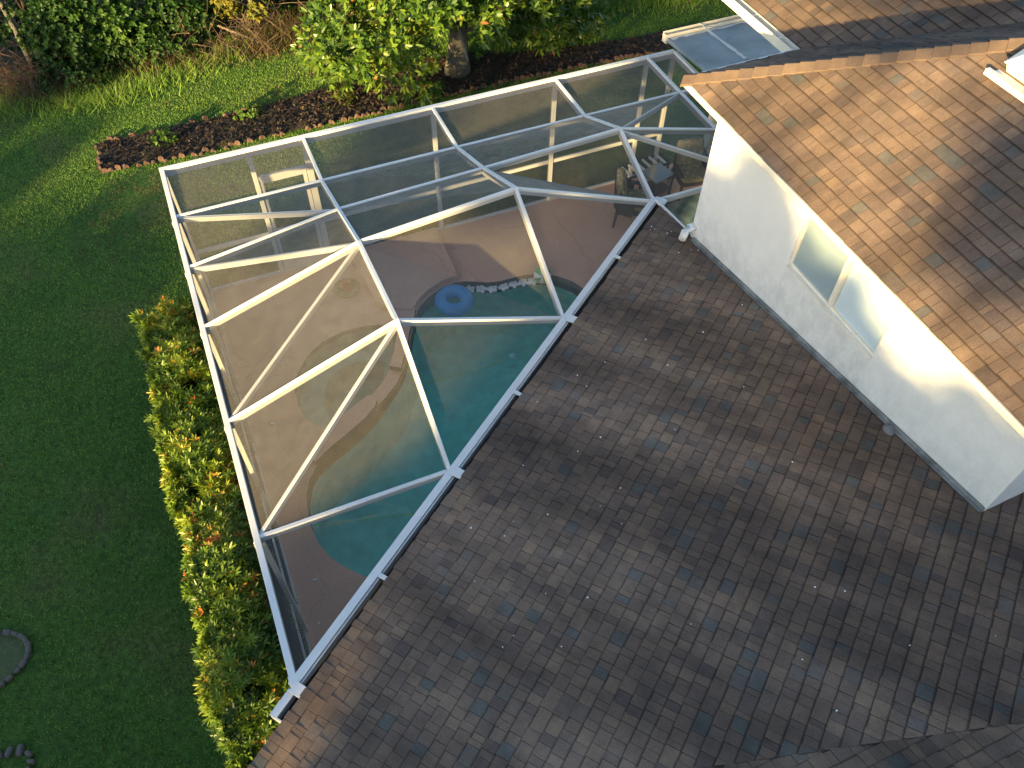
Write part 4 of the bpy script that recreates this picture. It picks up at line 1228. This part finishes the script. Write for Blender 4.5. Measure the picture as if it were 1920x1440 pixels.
# tall rank grass along the wood's edge
n = 26000
X = rng.uniform(-7, 13, n); off = np.abs(rng.normal(0, .45, n)) * rng.choice([-.6, 1.3], n)
Y = np.interp(X, fx, fy) + off + .15
kk = rng.random(n) < .35 + .65 * vnoise(X, Y, 1.1, 15); X, Y = X[kk], Y[kk]
tone = np.clip(.45 + rng.normal(0, .18, len(X)) + .35 * (vnoise(X, Y, .8, 17) - .5), 0, .95)
tg = blades("tall_grass", X, Y, GZ, rng.uniform(.08, .34, len(X)), rng.uniform(.010, .022, len(X)), tone, M_grass, 1.3)
stuff(tg, "rank tall green grass along the edge of the wood", "grass")
n = 2600
cxs = np.array([1.9, 2.6, -2.9, -.6, 3.6]); cys = np.array([18.5, 18.8, 18.4, 18.6, 18.9])
i_ = rng.integers(0, 5, n); X = cxs[i_] + rng.normal(0, .55, n); Y = cys[i_] + rng.normal(0, .25, n)
dg = blades("dry_grass", X, Y, GZ, rng.uniform(.2, .6, n), rng.uniform(.012, .024, n), np.clip(rng.normal(.6, .25, n), 0, 1), M_straw, 1.3)
stuff(dg, "dry straw coloured grass tufts at the edge of the wood", "dry grass")

# ------------------------------------------------------------------ hedge along the enclosure
hg = thing("hedge", "dense clipped hedge of narrow yellow green leaves with orange tips beside the enclosure", "hedge", (-1.4, 5.0, GZ))
def hedge_body(n, y0, y1, x0, x1, zt, rg):
    y = rg.uniform(y0, y1, n); 
    wob = .06 * np.sin(y * 2.1) + .05 * np.sin(y * 5.3 + 1)
    u = rg.uniform(0, 1, n); P_ = np.zeros((n, 3)); A_ = np.zeros((n, 3))
    top = zt + .10 * np.sin(y * 1.7 + .5) + .08 * np.sin(y * 4.1) + rg.normal(0, .05, n)
    xl = x0 - wob * .8; xr = x1 - np.abs(wob) * .4
    t = u < .62
    # top
    px = xl + (xr - xl) * rg.uniform(0, 1, n)
    edge = np.minimum(px - xl, xr - px); dropz = .22 * np.exp(-(edge / .12))
    P_[t] = np.stack([px, y, top - dropz - rg.uniform(0, .10, n)], 1)[t]
    A_[t] = np.stack([(px - (xl + xr) / 2) * 1.0, rg.normal(0, .3, n), np.ones(n)], 1)[t]
    lft = (u >= .62) & (u < .88); rgt = u >= .88
    zz = rg.uniform(.05, 1, n) * top
    P_[lft] = np.stack([xl + rg.uniform(-.06, .08, n), y, zz], 1)[lft]; A_[lft] = np.stack([-np.ones(n), rg.normal(0, .35, n), rg.uniform(.2, .9, n)], 1)[lft]
    P_[rgt] = np.stack([xr + rg.uniform(-.06, .03, n), y, zz], 1)[rgt]; A_[rgt] = np.stack([np.ones(n), rg.normal(0, .35, n), rg.uniform(.2, .9, n)], 1)[rgt]
    return P_, unit(A_)
rg = np.random.default_rng(31)
Pc, Ac = hedge_body(13500, 2.2, 9.3, -1.68, -.88, 1.62, rg)
gapm = (vnoise(Pc[:, 0], Pc[:, 1], .16, 41) * .6 + vnoise(Pc[:, 0], Pc[:, 2] + Pc[:, 1], .3, 42) * .4)
kp = gapm > .30; Pc, Ac = Pc[kp], Ac[kp]
big = vnoise(Pc[:, 0], Pc[:, 1], .45, 51)
tn = np.clip(.58 + .5 * (vnoise(Pc[:, 0], Pc[:, 1], .25, 43) - .5) + rg.normal(0, .12, len(Pc)), 0, .87)
orange = (rg.random(len(Pc)) < .02 + .35 * np.maximum(0, big - .68) * 3) & (Pc[:, 2] > 1.25)
tn = np.where(orange, rg.uniform(.90, 1.0, len(Pc)), tn)
V, F, T = whorls(Pc, Ac, 9, .095, .021, 1.0, tn, rg, .12, .04)
o = np_mesh("foliage", V - np.array([-1.4, 5.0, GZ]), F, M_hedge, T, hg)
# inner dark mass of twigs and old leaves
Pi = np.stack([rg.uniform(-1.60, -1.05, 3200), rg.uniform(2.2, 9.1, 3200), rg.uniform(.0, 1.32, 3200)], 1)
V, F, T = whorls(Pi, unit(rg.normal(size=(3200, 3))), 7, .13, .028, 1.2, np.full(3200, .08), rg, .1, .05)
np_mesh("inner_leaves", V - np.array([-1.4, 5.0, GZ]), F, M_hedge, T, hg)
mb = MB()
for i in range(16):
    yy = 2.4 + i * .43; xx = -1.42 + random.uniform(-.1, .1)
    mb.tube([(xx + 1.4, yy - 5, 0), (xx + 1.4 + random.uniform(-.1, .1), yy - 5, .7), (xx + 1.4 + random.uniform(-.25, .25), yy - 5 + random.uniform(-.2, .2), 1.45)], [.03, .022, .008], 6)
mb.build("stems", M_twig, hg)
# lower dark bush at its far end
bs = thing("bush", "low dark green bush at the far end of the hedge", "bush", (-1.35, 9.75, GZ))
ells = [((0, -.1, .45), (.38, .45, .5)), ((-.15, .35, .35), (.35, .42, .40)), ((.15, .55, .3), (.28, .4, .35))]
Pb, Ab = blob_points(900, ells, rg, .5)
V, F, T = whorls(Pb, Ab, 9, .11, .022, 1.0, np.clip(rg.normal(.22, .14, len(Pb)), 0, .8), rg, .15)
np_mesh("foliage", V, F, M_hedge, T, bs)
MB().tube([(0, 0, 0), (.02, .1, .5)], [.03, .015], 6).build("stem", M_twig, bs)

# ------------------------------------------------------------------ magnolia
mg = thing("magnolia_tree", "glossy leaved magnolia tree with thick grey trunk growing in the mulch bed", "tree", (5.55, 15.95, GZ))
mb = MB()
pts = []; rad = []
for i in range(12):
    t = i / 11; pts.append((.10 * math.sin(t * 3) + .10 * t, .25 * t, 4.6 * t)); rad.append(.19 * (1 - t) + .035 + .09 * math.exp(-t * 14))
mb.tube(pts, rad, 18); trunk = mb.build("trunk", M_bark, mg, smooth=True)
mb = MB(); rl = random.Random(8); tips = []
for i in range(20):
    z = .9 + i * .17; a = i * 2.4 + rl.uniform(-.4, .4); L = (2.9 - .10 * i) * rl.uniform(.75, 1.05)
    p = Vector((.1 * z / 4.6, .25 * z / 4.6, z)); d_ = Vector((math.cos(a), math.sin(a), .30))
    q = [p + d_ * (L * t) + Vector((0, 0, -.34 * (t * L) ** 1.4 * .35)) for t in (0, .33, .66, 1)]
    mb.tube(q, [.055, .04, .026, .01], 7); tips += [q[2], q[3]]
mb.build("limbs", M_bark, mg, smooth=True)
rg = np.random.default_rng(77)
ells = [((-2.0, -.6, 1.75), (1.35, 1.25, .95)), ((-1.3, -1.1, .95), (.95, .75, .65)), ((-2.6, .2, 1.2), (.75, .9, .9)), ((-.3, -1.0, 2.0), (1.2, 1.1, .75)), ((.9, -.5, 1.75), (1.2, 1.1, .80)),
        ((2.4, .2, 1.6), (1.3, 1.2, .9)), ((2.1, -.3, .95), (.75, .65, .6)), ((3.1, .3, .8), (.7, .8, .75)), ((0, .5, 3.0), (2.6, 2.2, 1.5)), ((-1.2, -.3, 2.8), (1.5, 1.6, 1.0)), ((1.4, .9, 1.3), (1.3, .9, .8)), ((-.9, 1.2, 1.6), (1.2, 1.0, 1.0))]
Pm, Am = blob_points(5200, ells, rg, .45)
dens = vnoise(Pm[:, 0] + Pm[:, 2] * .7, Pm[:, 1], .55, 61) * .6 + vnoise(Pm[:, 0], Pm[:, 2], .3, 62) * .4
hole = np.hypot(Pm[:, 0] - .05, Pm[:, 1] + .4) < .55
los = (np.abs(Pm[:, 0] - (-.02 + .34 * Pm[:, 1])) < .42) & (Pm[:, 2] < 1.05 - .58 * Pm[:, 1]) & (Pm[:, 1] < .4)
kp = (dens > .36) & ~los; Pm, Am = Pm[kp], Am[kp]
tn = np.clip(.40 + .6 * (vnoise(Pm[:, 0], Pm[:, 2], .5, 63) - .5) + rg.normal(0, .14, len(Pm)), 0, .95)
tn = np.where(rg.random(len(Pm)) < .003, .99, np.minimum(tn, .955))
V, F, T = whorls(Pm, unit(Am + np.array([0, -.3, .2])), 6, .18, .056, .85, tn, rg, .1, .16)
np_mesh("crown", V, F, M_magn, T, mg)

# ------------------------------------------------------------------ wood's edge: shrubs, brush, saplings
def shrub(loc, ells, n, mat, label, cat, grp, seed, leaf=(.09, .05), per=7, mean=.5, sd=.22):
    o = thing("shrub", label, cat, loc, 0, grp)
    rg = np.random.default_rng(seed)
    Ps, As = blob_points(n, ells, rg, .4)
    dn_ = vnoise(Ps[:, 0] + Ps[:, 2], Ps[:, 1] + seed, .4, seed) ; kp = dn_ > .30; Ps, As = Ps[kp], As[kp]
    tn = np.clip(mean + .5 * (vnoise(Ps[:, 0], Ps[:, 2] + seed, .45, seed + 1) - .5) + rg.normal(0, sd * .6, len(Ps)), 0, 1)
    V, F, T = whorls(Ps, As, per, leaf[0], leaf[1], 1.1, tn, rg, .15)
    np_mesh("foliage", V, F, mat, T, o)
    if cat == 'weed': return o
    mb = MB(); r_ = random.Random(seed)
    for k in range(6):
        e = ells[k % len(ells)]
        mb.tube([(r_.uniform(-.15, .15), r_.uniform(-.15, .15), 0), (e[0][0] * .5, e[0][1] * .5, e[0][2] * .6), (e[0][0] + r_.uniform(-.3, .3), e[0][1], e[0][2] + .3)], [.035, .025, .01], 6)
    mb.build("stems", M_twig, o)
    return o
G_ = "leafy shrubs at the edge of the wood"
shrub((-1.6, 19.4, GZ), [((0, 0, 1.3), (1.1, .9, 1.1)), ((-.5, -.4, .7), (.7, .6, .7)), ((.7, -.3, .9), (.7, .6, .8))], 1500, M_shrub, "bright green bushy shrub at the wood's edge near the upper left", "shrub", G_, 101, mean=.5)
shrub((.5, 19.9, GZ), [((0, 0, 1.5), (1.1, .9, 1.1)), ((.5, -.3, .8), (.7, .6, .6))], 1300, M_shrub, "green shrub behind the tangle of dead vines", "shrub", G_, 102, mean=.35)
shrub((-3.0, 20.6, GZ), [((0, 0, 1.2), (1.2, 1.0, 1.2)), ((.8, -.2, .9), (.7, .7, .9))], 1300, M_shrub, "dark green shrub beside the thin bare trunk in the upper left corner", "shrub", G_, 103, mean=.15)
shrub((1.75, 19.3, GZ), [((0, 0, 1.55), (.8, .6, .6)), ((-.5, -.3, 1.1), (.4, .4, .4)), ((.1, -.5, .9), (.3, .3, .3))], 900, M_yshrub, "sunlit yellow shrub at the wood's edge left of the magnolia", "shrub", None, 104, mean=.6)
shrub((-.4, 18.7, GZ), [((0, 0, .35), (.9, .45, .45)), ((-1.1, .1, .3), (.8, .4, .4))], 800, M_shrub, "low green weeds hanging over the lawn at the wood's edge", "shrub", None, 105, (.07, .035), mean=.35)
shrub((-2.3, 18.3, GZ), [((0, 0, .3), (.8, .4, .35))], 350, M_shrub, "low weedy clump beside the brown brush pile on the left", "shrub", None, 106, (.07, .03), mean=.35)
shrub((4.6, 21.0, GZ), [((0, 0, 1.4), (1.6, 1.0, 1.3)), ((1.8, .2, 1.2), (1.2, .9, 1.1))], 1100, M_shrub, "dark shrub in the wood behind the magnolia", "shrub", G_, 107, mean=.15)
shrub((8.6, 20.2, GZ), [((0, 0, 1.1), (1.8, 1.0, 1.1)), ((1.9, -.6, .8), (1.2, .8, .8))], 1100, M_shrub, "dark shrub in the wood right of the magnolia", "shrub", G_, 108, mean=.12)
shrub((12.0, 18.1, GZ), [((0, 0, .8), (1.6, .9, .8)), ((1.6, -.4, .5), (1.2, .6, .6)), ((-1.5, .1, .5), (.9, .6, .5))], 1000, M_shrub, "shrub at the wood's edge beyond the metal lanai roof", "shrub", G_, 109, mean=.35)
shrub((-2.2, 18.9, GZ), [((0, 0, .9), (.9, .6, .9)), ((.9, .1, .7), (.7, .5, .7))], 1100, M_shrub, "dense green shrub standing in front of the thin bare trunk", "shrub", G_, 120, mean=.22)
shrub((.2, 18.95, GZ), [((0, 0, .8), (.8, .5, .8)), ((-.7, 0, .55), (.6, .4, .5))], 800, M_shrub, "shrub hanging over the heap of dry stems in the middle of the wood's edge", "shrub", G_, 121, mean=.3)
shrub((2.9, 19.6, GZ), [((0, 0, .7), (.9, .5, .6))], 500, M_shrub, "dark low shrub in the brown thicket left of the magnolia", "shrub", G_, 122, mean=.2)
shrub((.9, 16.05, GZ), [((0, 0, .12), (.35, .25, .16))], 60, M_shrub, "small bright green weed growing in the mulch bed under the trees", "weed", None, 110, (.06, .03), mean=.8)
shrub((2.75, 15.75, GZ), [((0, 0, .18), (.42, .3, .2))], 110, M_yshrub, "yellow green seedling clump in the mulch bed left of the magnolia", "weed", None, 111, (.07, .03), mean=.4)
shrub((-.9, 15.75, GZ), [((0, 0, .14), (.28, .2, .15))], 60, M_shrub, "small green weed near the left end of the mulch bed", "weed", None, 112, (.06, .03), mean=.8)

def brush(loc, size, n, seed, label, curl=.5, mat=None):
    """a heap of dry stems as one thing"""
    mb = MB(); r_ = random.Random(seed)
    for _ in range(n):
        x, y, z = r_.gauss(0, size[0] * .4), r_.gauss(0, size[1] * .4), abs(r_.gauss(0, size[2] * .45))
        a = r_.uniform(0, 6.28); L = r_.uniform(.5, 1.4) * size[0] * .6; d_ = Vector((math.cos(a), math.sin(a) * .6 - .35, r_.uniform(-.7, .35))).normalized()
        p = Vector((x, y, z)); q = [p]
        for k in range(4):
            d_ = (d_ + Vector((r_.gauss(0, .2), r_.gauss(0, .2), -curl * .35))).normalized(); p = p + d_ * (L / 4); p.z = max(p.z, .01); q.append(p.copy())
        r0 = r_.uniform(.003, .0075)
        mb.tube(q, [r0, r0, r0 * .8, r0 * .6, r0 * .3], 4, False)
    o = mb.build("brush_pile", mat or M_twig); o.location = loc
    return tag(o, label, "brush pile")
M_twig2 = plain("pale_dead_stem", (.19, .15, .11), .9, .3, 9)
brush((1.35, 19.2, GZ), (1.6, 1.0, 1.2), 420, 1, "arching tangle of dead brown vines at the wood's edge above the enclosure")
brush((-.35, 19.15, GZ), (1.2, .8, .8), 260, 2, "heap of hanging dry stems under the green shrubs")
brush((-3.5, 18.8, GZ), (1.1, .9, .8), 380, 3, "pile of reddish brown dead fronds at the left edge", mat=plain("red_brown_frond", (.10, .055, .038), .9, .3, 9))
brush((3.3, 20.4, GZ), (1.8, 1.0, 1.3), 380, 4, "dark brown brush thicket between the yellow shrub and the magnolia", mat=plain("dark_brown_stem", (.085, .05, .03), .9, .3, 9))
brush((10.4, 18.9, GZ), (2.2, .9, 1.1), 420, 5, "dark brown brush behind the lawn at the upper right", mat=M_twig)
# bare sapling and fallen branch
sp_ = thing("bare_sapling", "thin bare grey trunk leaning up at the upper left corner", "tree", (-3.2, 19.8, GZ))
MB().tube([(0, 0, 0), (-.02, .1, .8), (-.10, .3, 1.8), (-.25, .5, 3.2)], [.07, .055, .045, .03], 10).build("trunk", M_bark, sp_, smooth=True)
MB().tube([(-.05, .2, 1.2), (.35, .3, 1.8), (.5, .4, 2.6)], [.03, .02, .01], 7).tube([(-.1, .3, 1.6), (-.6, .3, 2.1), (-.9, .4, 2.9)], [.03, .02, .01], 7).build("limbs", M_bark, sp_, smooth=True)
fb = MB().tube([(-.9, .25, .75), (-.3, .05, .45), (.35, -.25, .12), (.8, -.45, .03)], [.035, .03, .022, .012], 8).tube([(-.3, .05, .45), (.1, .2, .35), (.5, .15, .1)], [.02, .014, .008], 6).build("fallen_branch", M_twig2, smooth=True)
fb.location = (1.35, 18.85, GZ); tag(fb, "pale fallen branch lying out of the dead vines onto the grass", "branch")

# tall wood behind the shrub line, a leafy wall out of frame that the light falls on
def wood_tree(loc, H, label, seed, n=420, r=2.2):
    o = thing("wood_tree", label, "tree", loc, 0, "trees of the wood behind the lawn")
    MB().tube([(0, 0, 0), (.1, .1, H * .5), (0, .1, H)], [.16, .11, .03], 9).build("trunk", M_bark, o, smooth=True)
    rg = np.random.default_rng(seed)
    Ps, As = blob_points(n, [((0, 0, H * .6), (r, r, H * .38)), ((r * .5, 0, H * .45), (r * .7, r * .8, H * .25)), ((-r * .5, 0, H * .42), (r * .7, r * .8, H * .25))], rg, .5)
    V, F, T = whorls(Ps, As, 7, .34, .16, 1.1, np.clip(rg.normal(.3, .2, len(Ps)), 0, 1), rg, .1)
    np_mesh("crown", V, F, M_shrub, T, o); return o
for i, (x, y) in enumerate([(-7.5, 24.5), (-4.0, 25.0), (-.5, 25.5), (3.0, 25.0), (6.5, 25.5), (10.0, 24.0), (14.0, 22.5)]):
    wood_tree((x, y, GZ), 6.5 + (i % 3), "leafy tree standing in the wood behind the shrubs", 200 + i)

# unseen trees toward the sun, crowns shaped and placed for the shade they cast
def shade_tree(uu, vv, H, zlo, n, seed, r, leaf=.36):
    U = Vector((math.cos(AZ), math.sin(AZ))); Vv = Vector((-math.sin(AZ), math.cos(AZ)))
    p = U * uu + Vv * vv
    o = thing("unseen_shade_tree", "unseen leafy tree added toward the low sun for its shade", "tree", (p.x, p.y, GZ), 0, "unseen shade trees toward the sun")
    MB().tube([(0, 0, 0), (.1, 0, H * .5), (0, .1, H * .9)], [.22, .15, .04], 9).build("trunk", M_bark, o, smooth=True)
    rg = np.random.default_rng(seed)
    hz = (H - zlo) / 2
    Ps, As = blob_points(n, [((0, 0, zlo + hz), (r, r, hz))] + [((rg.uniform(-r, r) * .8, rg.uniform(-r, r) * .8, zlo + rg.uniform(.1, .95) * 2 * hz), (r * .5, r * .5, hz * .45)) for _ in range(5)], rg, .2)
    V, F, T = whorls(Ps, As, 7, leaf, leaf * .5, 1.2, np.clip(rg.normal(.4, .2, len(Ps)), 0, 1), rg, .1)
    np_mesh("crown", V, F, M_shadeleaf, T, o); return o
def shade_grove(name_label, uu, vv, masses, seed, H, leaf=.34):
    U = Vector((math.cos(AZ), math.sin(AZ))); Vv = Vector((-math.sin(AZ), math.cos(AZ)))
    p = U * uu + Vv * vv
    o = thing("unseen_shade_tree", name_label, "tree", (p.x, p.y, GZ), 0, "unseen shade trees toward the sun")
    MB().tube([(0, 0, 0), (.1, 0, H * .5), (0, .1, H * .85)], [.22, .15, .04], 9).build("trunk", M_bark, o, smooth=True)
    rg = np.random.default_rng(seed); PP = []; AA = []
    for dv, z, r, rz, n in masses:  # leaf clumps set by where their shade lands
        c = Vv * dv
        a, b_ = blob_points(n, [((c.x, c.y, z), (r, r, rz))], rg, .1); PP.append(a); AA.append(b_)
    Ps, As = np.concatenate(PP), np.concatenate(AA)
    V, F, T = whorls(Ps, As, 7, leaf, leaf * .5, 1.2, np.clip(rg.normal(.4, .2, len(Ps)), 0, 1), rg, .1)
    np_mesh("crown", V, F, M_shadeleaf, T, o); return o
OL = "unseen leafy tree added toward the low sun for its shade"
shade_grove(OL, -13, 1.9, [(-.45, 3.2, .75, 3.8, 1000), (.5, 5.95, .45, .5, 150), (.72, 6.05, .38, .5, 190), (1.8, 4.85, .5, .42, 220), (1.3, 5.3, .3, .28, 70), (1.4, 7.45, .3, .2, 60), (2.05, 7.15, .45, .2, 90), (-.3, 7.0, .8, .9, 200), (-.9, 7.9, .6, .6, 60), (.75, 6.9, .6, .75, 220)], 301, 7.5)
shade_grove(OL, -13.4, -.3, [(0, 3.4, 1.9, 4.1, 1700), (.3, 7.1, 1.1, .85, 200), (-1.7, 7.1, 1.1, 1.0, 420), (1.1, 10.7, 1.5, 1.1, 190), (-.8, 9.2, .7, .6, 60)], 302, 10.5)
shade_grove(OL, -13.2, -3.4, [(0, 3.4, 1.9, 4.1, 1500), (.2, 7.8, 1.1, 1.0, 220), (.9, 10.4, 1.4, .9, 120)], 303, 10)
shade_grove(OL, -13.6, -6.4, [(0, 3.4, 1.9, 4.0, 1400), (.3, 8.2, 1.2, 1.5, 300), (.2, 10.8, 1.3, .9, 60)], 304, 10)
shade_grove(OL, -13.3, 6.8, [(0, 6.5, .8, .13, 260)], 305, 7.0, .18)  # flat leaf mass added only to shade the far roof panels
for i in range(5):  # unseen row added to keep sun off the wood's edge
    shade_tree(-15, 16.2 + i * 1.9, 5.3 + .4 * (i % 2), .0, 520, 360 + i, 1.3, .30)
for i in range(11):  # unseen low belt added to shade the lawn and the hedge's far end
    shade_tree(-14.5, 3.7 + i * 1.1, 3.05 + .08 * (i % 3) + (1.5 if i in (3, 4) else .75 * min(1, max(0, (i - 3) / 3))), .0, 1400, 320 + i, 1.15, .30)
